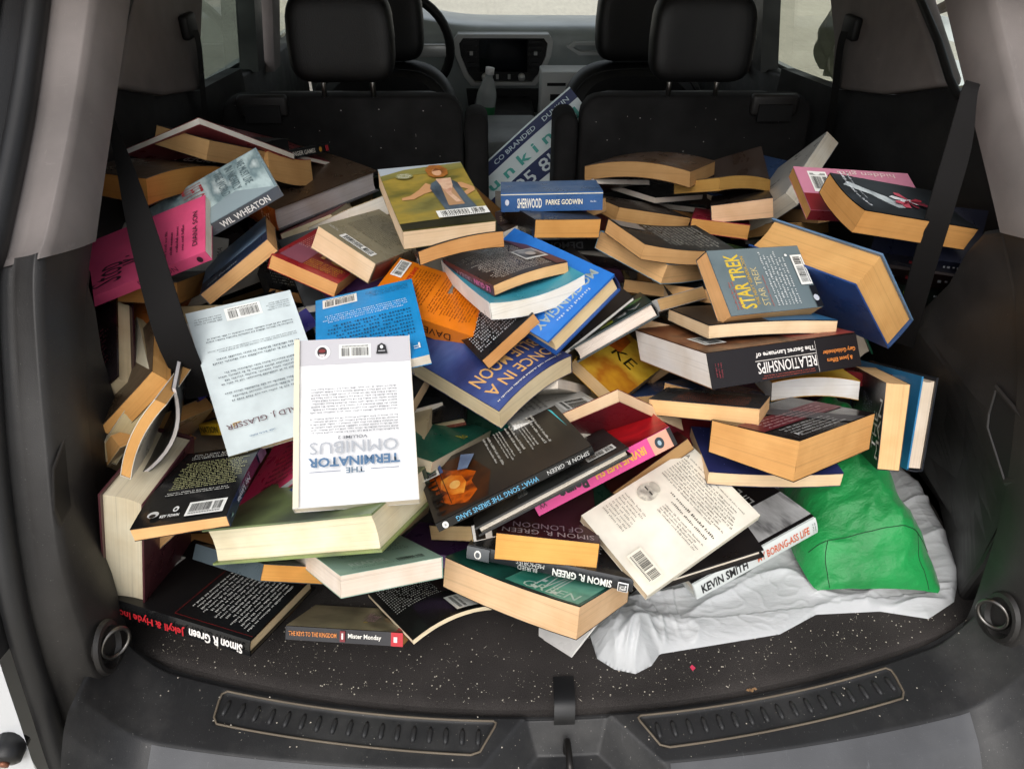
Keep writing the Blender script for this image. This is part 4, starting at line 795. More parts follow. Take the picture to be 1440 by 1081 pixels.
book('stopkiss', PB, 'bright pink thin paperback half hidden behind the left seat belt', '#e0527f', page=WHT, deco=d, gloss=.4)
def d(b):
    b.rect('c', .0, .30, 1, 1, pic_mat(['#3c5a80', '#7fa2c8', '#a9bfd6'], 8, (2, 1, 1))); b.text('c', 'and Poems', .10, .06, .55, .13, '#cdd6e4'); b.text('c', 'CITY OF LIGHT', .45, .10, .95, .22, '#24344a', bold=.0)
book('bluepoem', PB, 'blue paperback with a grey spine leaning below the slate-blue book', '#22304a', K, '#6f7379', TAN, deco=d)
def d(b): b.blurb('s', .86, .25, .96, .75, 4, '#f0c9a0', rot=90)
book('orangespine', HCV, 'thick hardback with a rust-orange spine end and grey-white pages', '#4a3a2c', '#55575a', '#a4511f', '#c9c4c4', 'hc', d, by=.004)
book('greyunder', HCV, 'dark grey hardback right beneath the rust-spined hardback', '#3f4244', page=WHT, kind='hc')
def d(b): b.text('s', 'THE HUNGER GAMES', .08, .25, .72, .75, '#e8e4da', bold=.01); b.ell('s', .82, .5, .03, .3, '#c8963c'); b.rect('s', .92, .15, .98, .85, '#b03038')
book('hunger', PB, 'black paperback with white capitals on its spine, against the left seat back', K, page=BRN, deco=d)
book('tanred', PB, 'tan paperback with a red cover, splayed in front of the left seat back', '#a3262c', K, K, '#c99e68', curl=.015, by=-.006)
def d(b):
    b.rect('k', .0, .0, 1, 1, pic_mat(['#2e2f1c', '#6a6430', '#a08a3c', '#7a7440', '#3c3a20'], 7, (1, 2, 1)))
    b.poly('k', [(0, .88), (.3, .95), (.6, .97), (1, .99), (1, 1), (0, 1)], '#a9b3bb'); b.poly('k', [(0, .80), (.25, .86), (.6, .86), (1, .90), (1, .99), (.6, .97), (.3, .95), (0, .88)], pic_mat(['#5c5a30', '#8a8448', '#6a6a40'], 9, (1, 3, 1)))
    b.poly('k', [(.0, .0), (1, .0), (1, .14), (0, .10)], pic_mat(['#1e1e16', '#3c3a28'], 20))
    b.poly('k', [(.53, .66), (.47, .70), (.36, .60), (.24, .52), (.14, .50), (.13, .46), (.26, .46), (.40, .53), (.50, .56)], '#c59468')
    b.poly('k', [(.80, .66), (.88, .66), (.99, .57), (.98, .51), (.83, .43), (.80, .47), (.91, .54), (.80, .60)], '#c59468')
    b.poly('k', [(.53, .68), (.62, .73), (.76, .73), (.83, .66), (.86, .40), (.90, .20), (.55, .17), (.52, .42), (.49, .60)], pic_mat(['#36404c', '#56646f', '#28303a'], 26, (1, .4, 1)))
    b.poly('k', [(.63, .72), (.74, .72), (.78, .30), (.60, .30)], '#b08a66')
    b.poly('k', [(.60, .74), (.78, .74), (.76, .62), (.70, .50), (.76, .34), (.70, .34), (.64, .52), (.62, .64)], pic_mat(['#c8937a', '#d9b79a', '#a8604c'], 40))
    b.poly('k', [(.53, .90), (.60, .965), (.72, .96), (.79, .88), (.77, .80), (.70, .76), (.60, .76), (.54, .80)], pic_mat(['#6a3f20', '#a5692f', '#8a5228'], 40))
    b.ell('k', .65, .84, .055, .055, '#d3a37e'); b.poly('k', [(.60, .86), (.71, .87), (.66, .91)], '#7a4a26')
    b.ell('k', .26, .82, .10, .045, '#8a8a60'); b.blurb('k', .18, .785, .34, .855, 3, '#e8e6d8', 'c', 5)
    b.barcode('k', .42, .10, .98, .21)
book('woman', PB, 'thick paperback with a photo of a scarfed person on a moor', '#4c4a2a', '#5c5a34', '#4a4a30', '#ecd0ae', deco=d, gloss=.3, by=.003)
book('underwoman', PB, 'orange-paged black paperback sticking out under the moorland photo book', K, page=TAN2, bx=.006)
def d(b):
    b.rect('c', .36, .10, .98, .42, '#7c2222'); b.rect('c', .06, .08, .40, .50, '#8f5060'); b.blurb('c', .08, .45, .92, .9, 10, '#e0a8a0', 'l', 4); b.blurb('c', .42, .08, .95, .28, 5, '#d9a03c', 'l', 6); b.text('c', 'I', .5, .34, .56, .42, '#e0a860'); b.ell('c', .78, .36, .12, .05, '#b0803c')
book('redmm', PB, 'red paperback with gold small print and orange page edges', '#9c2328', page=TAN2, deco=d)
def d(b):
    b.blurb('k', .12, .34, .9, .92, 16, '#3c3626', 'l', 3); b.barcode('k', .30, .05, .86, .15); b.blurb('k', .05, .10, .22, .14, 2, W); b.rect('s', .70, .1, .98, .9, '#6e2a24'); b.blurb('s', .1, .2, .6, .8, 4, '#5a4a30')
book('greymm', PB, 'thick olive-grey paperback with a barcode label, leaning on the moorland photo book', '#8a8068', '#8c8369', '#7a6a54', PEACH, deco=d)
def d(b): b.text('c', 'MINUTES', .1, .6, .8, .85, '#d8d8d4'); b.blurb('c', .1, .1, .9, .5, 8, '#b0b0a8', 'l', 2)
book('blackmin', PB, 'black paperback with white lettering under the red gold-print paperback', K, page=TAN2, deco=d)
def d(b):
    b.blurb('k', .10, .50, .88, .92, 16, '#6a2408', 'l', 8); b.blurb('k', .10, .24, .88, .46, 8, '#6a2408', 'l', 9); b.blurb('k', .12, .93, .7, .975, 2, '#c02818'); b.text('k', 'DAVE ROBINSON', .10, .185, .62, .225, '#c22a1a', bold=.03)
    b.barcode('k', .04, .03, .40, .14); b.ell('s', .62, .5, .035, .36, '#b8402a'); b.ell('s', .625, .5, .022, .24, '#e0b090'); b.blurb('s', .86, .3, .95, .7, 2, '#3a1a08'); b.text('s', 'DAVE', .2, .3, .45, .7, '#3a1a08')
book('orange', PB, 'bright orange paperback, back cover up, with dense dark print', '#e07a12', '#e57c10', '#e07a14', '#dba765', deco=d, gloss=.35)
def d(b):
    b.barcode('k', .58, .03, .93, .15); b.blurb('k', .08, .26, .94, .37, 4, '#dff0fa', 'c', 2); b.blurb('k', .08, .40, .92, .75, 8, '#1c4a70', 'l', 3); b.blurb('k', .06, .06, .5, .14, 4, '#1c4a70', 'l', 4); b.text('k', 'F', .06, .86, .12, .92, W)
book('skyblue', PB, 'sky-blue paperback, back cover up, tucked behind the white omnibus', '#1a8fd0', '#1b93d6', '#1a80c0', WHT, deco=d, gloss=.38)
def d(b):
    b.rect('k', .0, .0, 1, .165, '#c4c2c6'); b.barcode('k', .345, .04, .62, .13); b.ell('k', .76, .085, .065, .045, '#f0eeee', 24); b.ell('k', .765, .085, .042, .033, '#2a2022', 20); b.ell('k', .765, .078, .03, .012, '#7c2a2a'); b.poly('k', [(.735, .10), (.795, .10), (.78, .118), (.75, .118)], '#d8d0d0')
    b.poly('k', [(.20, .115), (.30, .115), (.295, .10), (.285, .06), (.25, .045), (.215, .06), (.205, .10)], '#1c1c1e'); b.rect('k', .22, .095, .28, .10, '#c4c2c6'); b.ell('k', .25, .072, .014, .012, '#e8e8e8')
    b.rect('k', .955, .0, 1, 1, '#e6dcc2'); b.rect('k', .0, .0, .006, 1, '#d8d2c4')
    b.blurb('k', .14, .50, .86, .60, 6, '#4c4f55', 'j', 4); b.blurb('k', .14, .32, .86, .48, 9, '#4c4f55', 'j', 6)
    b.text('k', 'VOLUME 2', .40, .615, .64, .632, '#55585e', bold=.01); b.text('k', 'OMNIBUS', .15, .645, .87, .715, '#a9adb3', bold=0); b.text('k', 'TERMINATOR', .14, .735, .88, .79, '#4c6f92', bold=.03); b.text('k', 'THE', .43, .80, .58, .832, '#5c7488', bold=.02)
    b.rect('k', .15, .815, .38, .8185, '#55617c'); b.rect('k', .62, .815, .87, .8185, '#55617c')
book('omnibus', PB, 'white omnibus paperback upside down with a grey band and blue title', '#e6e6e6', '#e9e9ea', '#e2ded4', '#e6e0d2', deco=d, gloss=.38)
def d(b):
    b.barcode('k', .32, .03, .66, .12); b.blurb('k', .70, .06, .96, .11, 3, '#5a6468', 'l', 1); b.blurb('k', .05, .06, .28, .12, 4, '#5a6468', 'l', 2)
    for k, (a, c) in enumerate(((.21, .25), (.30, .33), (.36, .41), (.46, .56), (.60, .68))): b.blurb('k', .08, a, .92, c, max(2, round((c - a) * 42)), '#545e64' if k else '#4c565c', 'l', k)
    b.text('k', 'RONALD J. GLASSER', .10, .80, .95, .845, '#5c3038', bold=0); b.blurb('k', .55, .91, .8, .93, 1, '#7088a0')
book('glasser', PB, 'pale grey-blue paperback with a red-brown author line, left of the white omnibus', '#cfdadb', '#d3dedf', '#d3dcdc', '#e6dcae', deco=d, gloss=.4)
def d(b): b.blurb('c', .45, .80, .95, .94, 4, '#d8d8d8', 'l', 2)
book('blacktext', PB, 'plain charcoal paperback showing past the right edge of the white omnibus', '#26282b', page=WHT, deco=d, gloss=.3)
book('creamcurve', PB, 'cream-paged paperback curling out under the white omnibus', '#c9b790', page='#e0cba8', by=.006)
def d(b): b.text('c', 'MOSCOW', .1, .74, .9, .9, '#e0b060', bold=.01)
book('mo', PB, 'black paperback with gold capitals below the spine of the orange book', K, page=PEACH, deco=d)
book('bluetiny', PB, 'small royal-blue paperback corner beside the black barcode book', '#27418f', page=GREY)
def d(b): b.barcode('k', .03, .80, .30, .98, 90); b.text('k', 'c', .10, .30, .2, .34, W, rot=90, bold=.03); b.blurb('k', .04, .28, .09, .40, 2, W, rot=90); b.ell('k', .15, .14, .075, .045, W); b.ell('k', .12, .14, .05, .03, K)
book('blackbar', HCV, 'black upright-lying book with a white barcode and cream pages, by the orange spine', '#6c3a30', K, K, '#e0cfae', 'hc', d, gloss=.25)
def d(b): b.text('c', 'Ro', .80, .60, .92, .68, '#c8b838', rot=90); b.poly('c', [(.3, .1), (.6, .25), (.5, .5), (.2, .4)], pic_mat(['#2a7a5c', '#1c5c48'], 18))
book('green', PB, 'emerald-green paperback peeking out above the fire-lit black book', '#0d5a45', page=CREAM, deco=d)
def d(b):
    b.rect('c', .0, .0, 1, 1, pic_mat(['#20264c', '#2c3668', '#3c4c84', '#5870a8'], 6, (1, 2, 1))); b.ell('c', .25, .30, .14, .09, '#a8bac8')
    b.text('c', 'ONCE IN A', .08, .80, .92, .90, '#d9a868', bold=.01); b.text('c', 'BLUE MOON', .08, .64, .92, .76, '#d9a868', bold=.01); b.blurb('c', .05, .935, .95, .965, 1, '#e8e4d8', 'c')
book('bluemoon', PB, 'navy paperback with a curved gold title and cream pages, at the centre of the heap', '#262c54', page='#e9d9b4', deco=d, bx=.012, gloss=.25)
def d(b): b.blurb('c', .08, .1, .9, .95, 18, '#c8ccd0', 'l', 5)
book('blackmm', PB, 'black paperback with white print and orange pages above the navy gold-title book', '#17191c', page=TAN2, deco=d)
book('tealwhite', PB, 'teal-covered thick paperback with white pages under the dark brown book', '#3f9bb0', '#e8e8e4', '#ecece8', '#efece2', by=-.004, bx=-.010)
def d(b):
    b.blurb('k', .16, .22, .92, .94, 20, '#cfc6bc', 'l', 3); b.poly('k', [(.0, .0), (.14, .0), (.14, 1), (.0, 1)], '#5c3436'); b.rect('k', .04, .44, .34, .74, '#d8d8d4'); b.rect('k', .06, .46, .32, .70, pic_mat(['#202020', '#606060', '#c8c8c8'], 30)); b.ell('k', .18, .60, .06, .06, '#b8b0a8')
    b.text('s', 'LE GUIN', .05, .25, .35, .75, '#d86a9a', bold=.03); b.text('s', 'URSULA K.', .4, .3, .72, .7, '#c08a9a')
book('leguin', PB, 'dark brown paperback with white print and a small photo, on top of the teal one', '#3a2a28', '#2f2523', '#5c3038', '#eec08a', deco=d, bx=-.004)
def d(b): b.rect('c', .0, .0, 1, 1, pic_mat(['#1c62b8', '#2f7ad0', '#2468be'], 7, (1, 2, 1))); b.text('c', 'MOCKINGJAY', .06, .80, .94, .90, '#9aa8a8', bold=.02); b.blurb('c', .25, .92, .75, .96, 1, '#b8c8d8', 'c')
book('mockingjay', HCV, 'royal-blue hardback with pale capitals along its head', '#1f66bc', '#1a4c94', '#1b2a58', '#ead2a4', 'hc', d, gloss=.3)
def d(b):
    b.rect('c', .0, .0, 1, 1, pic_mat(['#16262a', '#24403f', '#2c4a44', '#101c20'], 9)); b.ell('c', .2, .45, .16, .10, pic_mat(['#3f8a48', '#7ab070', '#9ab8a8'], 20)); b.text('c', 'ARC', .10, .74, .60, .90, '#dfe4e0'); b.text('c', 'R', .30, .82, .44, .92, '#e8ecea'); b.text('c', 'E', .46, .78, .62, .95, '#c4d42c', bold=.04)
book('arc', HCV, 'dark teal hardback with a yellow-green letter beside the royal-blue hardback', '#1c3030', '#1a2a2c', '#101516', '#e9ddd2', 'hc', d, gloss=.25)
book('thinwhite', PB, 'thin white pamphlet squeezed between the royal-blue and the dark teal hardbacks', '#2e2a28', page=W, fl=0)
def d(b): b.rect('c', .3, .05, .98, .95, '#4c4440')
book('bluetan', PB, 'tan paperback with light-blue cover edges, left of the grey space-adventure book', '#6ea8c8', '#7fb4d0', '#88b4c8', '#e9bb84', deco=d, by=-.004)
def d(b): b.blurb('c', .08, .35, .9, .94, 12, '#b8b8b0', 'l', 4); b.rect('c', .02, .02, .3, .3, '#8a8078')
book('blackv', PB, 'bent black paperback with orange pages lying on the light-blue edged one', '#1b1b1c', page=TAN, deco=d, by=-.006)
book('tan_a', PB, 'tan-paged paperback on its side left of the peach-paged book', '#2a2018', page='#cfa26a')
book('tan_b', PB, 'tan-paged paperback behind the bent black one', '#3a2a20', page='#b98a58')
book('warp', PB, 'paperback with water-warped brown pages against the right seat back', '#5a4028', page='#b08a5c', by=.014)
def d(b): pass
book('tentr', PB, 'white-paged black book tented open in front of the warped brown one', K, page='#d8d0c6', half2='tentl', fl=0)
def d(b):
    b.rect('s', .0, .88, 1, .93, '#d8d4c0'); b.text('s', 'SHERWOOD', .16, .18, .40, .70, '#e8e4d8', bold=.02); b.text('s', 'PARKE GODWIN', .44, .34, .80, .62, '#e8e0c8', bold=.02); b.ell('s', .06, .5, .02, .16, '#c8ccd8'); b.blurb('s', .88, .4, .96, .6, 1, '#b8c0d0')
book('sherwood', PB, 'blue paperback with a lettered spine lying level below the seat gap', '#1e4f84', '#1c4a7c', '#1d4f86', TAN, deco=d)
def d(b):
    b.rect('s', .0, .0, .16, 1, '#6a3a8a'); b.rect('s', .16, .0, .32, 1, '#8a3a90'); b.rect('s', .32, .0, .44, 1, pic_mat(['#c83c3c', '#e8843c', '#a02840'], 30)); b.rect('s', .44, .0, 1, 1, '#3a2826')
    b.text('s', 'JAMES LEE BURKE', .47, .25, .95, .75, '#8a7864'); b.blurb('s', .03, .2, .12, .8, 3, W); 
    for k in range(3): b.text('s', ('PURPLE', 'CANE', 'ROAD')[k], .17 + .05 * k, .1, .215 + .05 * k, .9, '#e8d8e0', rot=90, bold=.02)
book('burke', PB, 'upside-down spine with a purple end, directly under the blue level spine', '#2c2020', page=TAN, deco=d)
book('tan_c', PB, 'orange-tan page block with a black cover below the purple-ended spine', K, page='#cf9a58')
def d(b): b.text('s', 'DEMON', .2, .2, .75, .8, '#6a6a6c', bold=.02)
book('demon', PB, 'black spine with dim grey capitals under the orange-tan page block', K, page=BRN, deco=d)
book('greytri', PB, 'corner of a dark grey picture cover left of the dark teal hardback', '#4a4b48', page=GREY)
book('tanwedge', PB, 'tan page wedge behind the right edge of the moorland photo book', '#7a5a34', page='#a87c48')
book('whiteopen', PB, 'white-paged book lying open with one half lifted, at the top right of the heap', '#b8b8b4', page='#dcd8cc', curl=.0)
def d(b):
    b.rect('k', .0, .0, .62, 1, '#c9829a'); b.rect('k', .62, .0, 1, 1, '#7c1c22'); b.barcode('k', .10, .10, .58, .26, 90); b.text('k', 'hidden gifts', .03, .36, .16, .86, '#e8d4d0', rot=270); b.ell('k', .16, .17, .04, .03, W)
book('pink2', PB, 'dusty-pink and dark red paperback with a barcode, left of the red-flower book', '#b87088', '#c07a90', '#6a1a20', '#cf9c60', deco=d)
def d(b):
    b.rect('c', .0, .0, 1, 1, pic_mat(['#0c0e10', '#1a1e22', '#0c0e10', '#2c3238'], 5, (2, 1, 1))); b.poly('c', [(.15, .12), (.45, .45), (.62, .55), (.70, .40), (.40, .25), (.25, .05)], pic_mat(['#6a7478', '#c8d0d2', '#8a9498'], 10, (1, 3, 1)))
    rg = random.Random(4)
    for k in range(14):
        a = rg.uniform(0, 6.28); l = rg.uniform(.10, .26); cu, cv = .48, .56; da = .28
        b.poly('c', [(cu, cv), (cu + l * .8 * math.cos(a - da), cv + l * .6 * math.sin(a - da)), (cu + l * math.cos(a), cv + l * .75 * math.sin(a)), (cu + l * .8 * math.cos(a + da), cv + l * .6 * math.sin(a + da))], ('#a81c34', '#d8dade', '#7c1028', '#c04a5c', '#e4e2e4')[k % 5])
    b.blurb('c', .02, .05, .95, .10, 1, '#d8dce0', rot=0); b.blurb('c', .04, .11, .7, .15, 1, '#b0b4b8')
book('flower', PB, 'black paperback with a red and white flower, behind the right seat belt', '#101214', '#101214', '#101214', '#cf9a5c', deco=d, gloss=.16, bx=-.004)
book('bigtan', HCV, 'big blue hardback resting open-edge up with very thick tan pages, at right', '#5f7fa0', '#2a4a86', '#33507c', '#dcab6c', 'hc', gloss=.3)
def d(b): b.text('s', 'DAWNBREAKER', .25, .42, .90, .80, '#e0b040', bold=.03); b.blurb('s', .2, .15, .5, .35, 1, W); b.poly('s', [(.93, .2), (.97, .5), (.93, .8)], '#d8e0d8'); b.rect('s', .05, .5, .2, .9, '#c8c030')
book('breaker', HCV, 'green hardback with yellow spine capitals under the big thick-paged hardback', '#1f5a44', '#1f4c3c', '#245c46', '#ddd2c2', 'hc', d)
def d(b):
    b.rect('k', .0, .0, 1, 1, pic_mat(['#5c6a6e', '#6e7c80', '#66757a'], 8)); b.text('k', 'STAR TREK', .08, .70, .92, .86, '#d8b83c', bold=.02); b.text('k', 'THE NEXT GENERATION', .12, .655, .88, .69, '#c8a03c', bold=.01); b.text('k', 'STAR TREK', .10, .56, .70, .63, '#c8b888')
    b.blurb('k', .08, .86, .5, .93, 2, '#b05a4c'); b.blurb('k', .08, .52, .6, .55, 1, '#b05a4c'); b.blurb('k', .08, .22, .92, .50, 7, '#d8dcdc', 'l', 4); b.rect('k', .0, .0, .34, .07, '#17181c'); b.barcode('k', .36, .02, .84, .15); b.ell('k', .14, .05, .05, .03, '#c8ccd4'); b.ell('k', .84, .20, .02, .015, W)
book('startrek', PB, 'blue-grey paperback, back cover up, with a slanted yellow logo', '#4c5a60', '#66757a', '#3a4448', '#e3b07a', deco=d, gloss=.22)
def d(b): b.rect('c', .0, .45, 1, 1, '#3f78a4'); b.rect('c', .0, .0, 1, .45, '#1c1c1e')
book('understar', PB, 'paperback with a blue and black cover directly under the yellow-logo book', '#22282c', page='#ecd2ac', deco=d, by=.003)
def d(b):
    b.rect('k', .0, .0, 1, 1, pic_mat(['#2a1a14', '#6a3a24', '#8a5a3a', '#301c18', '#b06048'], 8)); b.rect('k', .50, .60, 1, 1, pic_mat(['#8a3a34', '#a84c40', '#5c2422'], 8)); b.barcode('k', .55, .10, .80, .24); b.blurb('k', .86, .3, .98, .95, 4, '#3a1a14', rot=90)
    b.rect('s', .0, .03, 1, .97, '#171113'); b.text('s', 'RELATIONSHIPS', .305, .46, .70, .78, '#ece6e0', bold=.01); b.text('s', 'The Secret Language of', .305, .14, .70, .32, '#e8e2dc', bold=.03); b.rect('s', .30, .40, .71, .42, '#d8d0c8'); b.rect('s', .30, .06, .302, .97, '#d8d0c8'); b.blurb('s', .31, .82, .70, .95, 2, '#b05040', 'c')
    b.text('s', 'Gary Goldschneider', .03, .34, .26, .50, '#d8823c', bold=.02); b.text('s', '& Joost Elffers', .06, .58, .24, .74, '#d8823c', bold=.02); b.blurb('s', .92, .3, .97, .75, 3, '#8a3038', rot=90)
book('relations', PB, 'very thick black-spined reference book with white spine capitals, upside down', '#8a5a34', '#4c2c20', '#171113', '#e2ddd8', deco=d, sk=-.35, fl=0)
def d(b): b.rect('c', .0, .0, 1, 1, pic_mat(['#c88a1c', '#d8b03c', '#c0641c'], 6))
book('yellow', PB, 'golden-yellow paperback with wavy white pages under the black-spined reference book', '#c8921e', page='#efedea', deco=d, by=.008)
def d(b): b.text('c', 'THE', .18, .10, .62, .22, '#e8e6e0', rot=0); b.text('c', 'MAN', .10, .00 + .015, .80, .09, '#e8e6e0'); b.blurb('c', .1, .3, .8, .6, 6, '#8a8a9a', 'l', 2)
book('theman', PB, 'black paperback standing on its spine with white capitals, right of the green sack', '#14141a', page='#ecc592', deco=d)
def d(b): b.rect('k', .2, .3, .9, .5, '#c8c8cc')
book('bluehc', HCV, 'blue hardback standing upright against the right trim', '#2f7fb0', '#1a1e26', '#1a1e26', '#e6d8c6', 'hc', d)
for kk, cc, lb in (('dark_a', '#14182c', 'navy'), ('dark_b', '#241414', 'dark maroon'), ('dark_c', '#101a14', 'black-green')):
    def d(b, cc=cc): b.blurb('s', .08, .3, .3, .7, 1, '#c8ccd4'); b.blurb('s', .35, .25, .65, .75, 1, '#a03038' if cc != '#101a14' else '#8ab030'); b.rect('s', .02, .2, .06, .8, '#c8c8c8' if cc != '#101a14' else '#6a8a2c')
    book(kk, PB, lb + ' spine in the shaded stack behind the right seat belt', cc, page=BRN, deco=d)
book('tan_d', PB, 'tan-paged paperback tucked under the dusty-pink barcode book', '#2a2220', page='#b08a60')
book('tan_e', PB, 'tan-paged paperback just above the big thick-paged hardback', '#3a2c20', page='#bd9662')
def d(b): b.blurb('s', .6, .2, .95, .8, 4, '#c8c4bc')
book('peach', PB, 'peach-paged paperback with a black lettered spine end, at upper right', '#2a2420', '#1c1a1a', '#1c1a1a', '#e4bd98', deco=d)
def d(b): b.rect('s', .0, .0, 1, 1, pic_mat(['#1c1410', '#b0662c', '#e0a050', '#2a1a12'], 16)); b.text('s', 'MOON', .1, .2, .5, .8, '#d8b83c')
book('lightning', PB, 'thin fiery orange and black spine leaning on the peach-paged book', '#2a1c14', page=BRN, deco=d)
book('tan_f', PB, 'tan-paged paperback lying against the right seat back near the lifted white book', '#4a3a28', page='#b8904f', by=.006)
book('slate', PB, 'slate-grey flat cover in front of the right seat back', '#33383a', page=GREY)
book('tanrose', PB, 'orange-tan paperback with a crimson edge below the peach-paged book', '#a8243c', '#a8243c', '#7a3a30', '#cd9756', by=-.003)
def d(b): b.text('c', 'SIMON', .1, .4, .7, .6, '#c8ccc8', rot=180)
book('darkgreen', PB, 'dark green cover half under the yellow-logo book', '#16301f', page=BRN, deco=d)
book('greywhite', PB, 'pale grey paperback with tan pages under the light-blue edged book', '#b8b6b2', page='#d3ad7a')
def d(b): b.rect('c', .0, .0, 1, 1, pic_mat(['#c8921c', '#e0b83c', '#b06a1c', '#d8a028'], 9)); b.text('c', 'KE', .25, .5, .7, .68, '#1c1408'); b.poly('c', [(.05, .55), (.35, .62), (.3, .9), (.05, .95)], pic_mat(['#8a3a1c', '#c8641c', '#3a2010'], 20))
book('yellowke', PB, 'yellow pictorial paperback left of the maroon one, near the centre', '#c8951f', page='#e6c698', deco=d)
book('tan_g', PB, 'thin tan-edged paperback resting on the yellow pictorial one', '#5a4a30', page='#e0b98a')
def d(b): b.text('c', 'Alexander', .05, .10, .5, .2, W, rot=90); b.rect('c', .3, .2, .8, .9, '#a8888a')
book('alexan', PB, 'maroon paperback with a white name under the dark grey back cover', '#6c1c26', page=PEACH, deco=d)
def d(b): b.blurb('c', .25, .20, .95, .9, 9, '#a8644c', 'c', 4, rot=90); b.blurb('c', .1, .15, .22, .8, 2, '#a8a8a4', rot=90)
book('greyback', PB, 'dark grey back cover with reddish print right below the black-spined reference book', '#2c2e30', page='#ecc08a', deco=d)
def d(b): b.rect('c', .30, .0, .62, 1, '#6a1424'); b.poly('c', [(.0, .30), (1, .65), (1, .85), (.0, .50)], '#4c4a4c'); b.blurb('c', .34, .1, .60, .9, 4, '#d0a8a8', rot=90); b.blurb('c', .66, .1, .95, .7, 5, '#c8c8c4', rot=90); b.text('c', 'A', .84, .08, .92, .13, W, rot=90)
book('splay', PB, 'black and maroon paperback with splayed tan pages above the green sack', '#161617', page='#e6b070', deco=d, gloss=.18, fl=.15)
def d(b):
    b.rect('c', .0, .0, 1, 1, pic_mat(['#23264a', '#2c3060', '#3a4078'], 10)); b.blurb('c', .10, .52, .92, .92, 8, '#d8dcec', 'l', 5, rot=90)
    rg = random.Random(2)
    for k in range(26): b.ell('c', rg.uniform(.05, .95), rg.uniform(.05, .5), .006, .004, '#8aa0e0', 6)
book('navystar', PB, 'starry navy paperback with rows of white print above the cream book', '#262a52', page='#ecd0aa', deco=d, by=-.004)
def d(b):
    b.text('k', 'A', .06, .90, .10, .93, '#4a463c'); b.blurb('k', .12, .905, .92, .925, 1, '#6a665c'); b.blurb('k', .08, .66, .95, .89, 10, '#5a564c', 'l', 2)
    b.blurb('k', .30, .60, .95, .635, 1, '#2a2822', 'c', 1); b.blurb('k', .36, .555, .92, .585, 1, '#2a2822', 'c', 4); b.blurb('k', .38, .44, .95, .53, 4, '#6a665c', 'l', 3)
    b.ell('k', .17, .48, .10, .075, pic_mat(['#5a5850', '#a8a498', '#d8d4c4', '#3a3834'], 60, gloss=.5)); b.ell('k', .17, .545, .07, .03, pic_mat(['#8a867c', '#c8c4b4'], 60, gloss=.5)); b.rect('k', .11, .485, .16, .495, '#3a3834'); b.rect('k', .18, .485, .23, .495, '#3a3834')
    b.blurb('k', .06, .14, .40, .36, 8, '#8a8678', 'l', 7); b.barcode('k', .60, .05, .95, .17, paper='#ece6d4')
book('cream', PB, 'cream paperback, back cover up, with a small grey portrait, at lower right centre', '#e9e3d2', '#ece6d6', '#e6dfcc', '#e0cfb4', deco=d, gloss=.45)
def d(b):
    b.rect('c', .0, .0, 1, 1, '#171416'); b.rect('c', .05, .0, .55, .55, pic_mat(['#2a2a2c', '#b8b8b8', '#e0e0e0', '#4a4a4c'], 8, (1, 4, 1))); b.text('c', 'LIFE', .6, .2, .9, .3, '#c8c8c4')
    b.rect('s', .0, .0, 1, 1, '#dfe4e2'); b.text('s', 'KEVIN SMITH', .05, .22, .42, .78, '#1c1c1e', bold=.03); b.text('s', 'MY BORING-ASS LIFE', .50, .26, .93, .74, '#d8643c', bold=.01); b.blurb('s', .95, .2, .985, .8, 2, '#1c1c1e', rot=90)
book('kevin', HCV, 'black hardback with a white spine in black and orange capitals, on the plastic bag', '#171416', '#dfe4e2', '#dfe4e2', '#e6e0d4', 'hc', d)
book('blackhc', HCV, 'black hardback between the cream book and the white-spined one', '#1e1b1c', page='#efe6d6', kind='hc')
def d(b):
    b.rect('s', .86, .0, 1, 1, '#5c6064'); b.ell('s', .93, .5, .022, .34, W); b.ell('s', .93, .5, .014, .22, '#5c6064'); b.text('s', 'SIMON R. GREEN', .12, .22, .47, .78, '#eceae4', bold=.03); b.text('s', 'BURIED', .56, .48, .68, .86, '#c8c8c4'); b.text('s', 'MEMORIES', .52, .12, .69, .42, '#c8c8c4'); b.rect('s', .025, .15, .085, .85, '#e8e8e8'); b.rect('s', .03, .22, .08, .78, '#2c2e30'); b.text('s', 'TOR', .035, .3, .075, .7, W, rot=90, bold=.02); b.blurb('k', .1, .2, .9, .8, 10, '#b8bcc0', 'l', 3)
book('buried', HCV, 'black hardback with upside-down white capitals on its spine, at the front centre', '#26282b', '#1c1d1f', '#2a2c2f', WHT, 'hc', d)
def d(b):
    b.rect('c', .0, .0, 1, 1, pic_mat(['#101414', '#1a2a28', '#2a6a5c', '#101414'], 6)); b.poly('c', [(.40, .45), (.95, .45), (.98, .98), (.30, .98), (.45, .75)], pic_mat(['#1f6a5a', '#3f9a84', '#7ac0a8', '#1c5a4c'], 8)); b.text('c', 'EVIL', .50, .62, .92, .80, '#d8e8e0', rot=90); b.text('c', 'GREEN', .80, .56, .94, .94, '#bfe0d4', rot=90); b.ell('c', .3, .45, .05, .03, '#8a6a3c')
book('tealthick', PB, 'thick paperback with a black and teal cover at the front edge of the heap', '#161a1a', page='#e8c49c', deco=d, by=-.004, gloss=.22)
def d(b): b.rect('c', .0, .0, 1, 1, pic_mat(['#221418', '#4a2834', '#3a1c1c', '#6a3828'], 8)); b.text('c', 'SIMON R. GREEN', .05, .90, .95, .97, '#b8a8a8', bold=0); b.text('c', 'OF LONDON', .15, .80, .85, .88, '#a08a94')
book('purplegreen', PB, 'chunky orange-paged paperback with a purple-brown cover, at the front centre', '#2a1a20', '#2c1a20', '#2a2022', '#eeb465', deco=d, by=-.005)
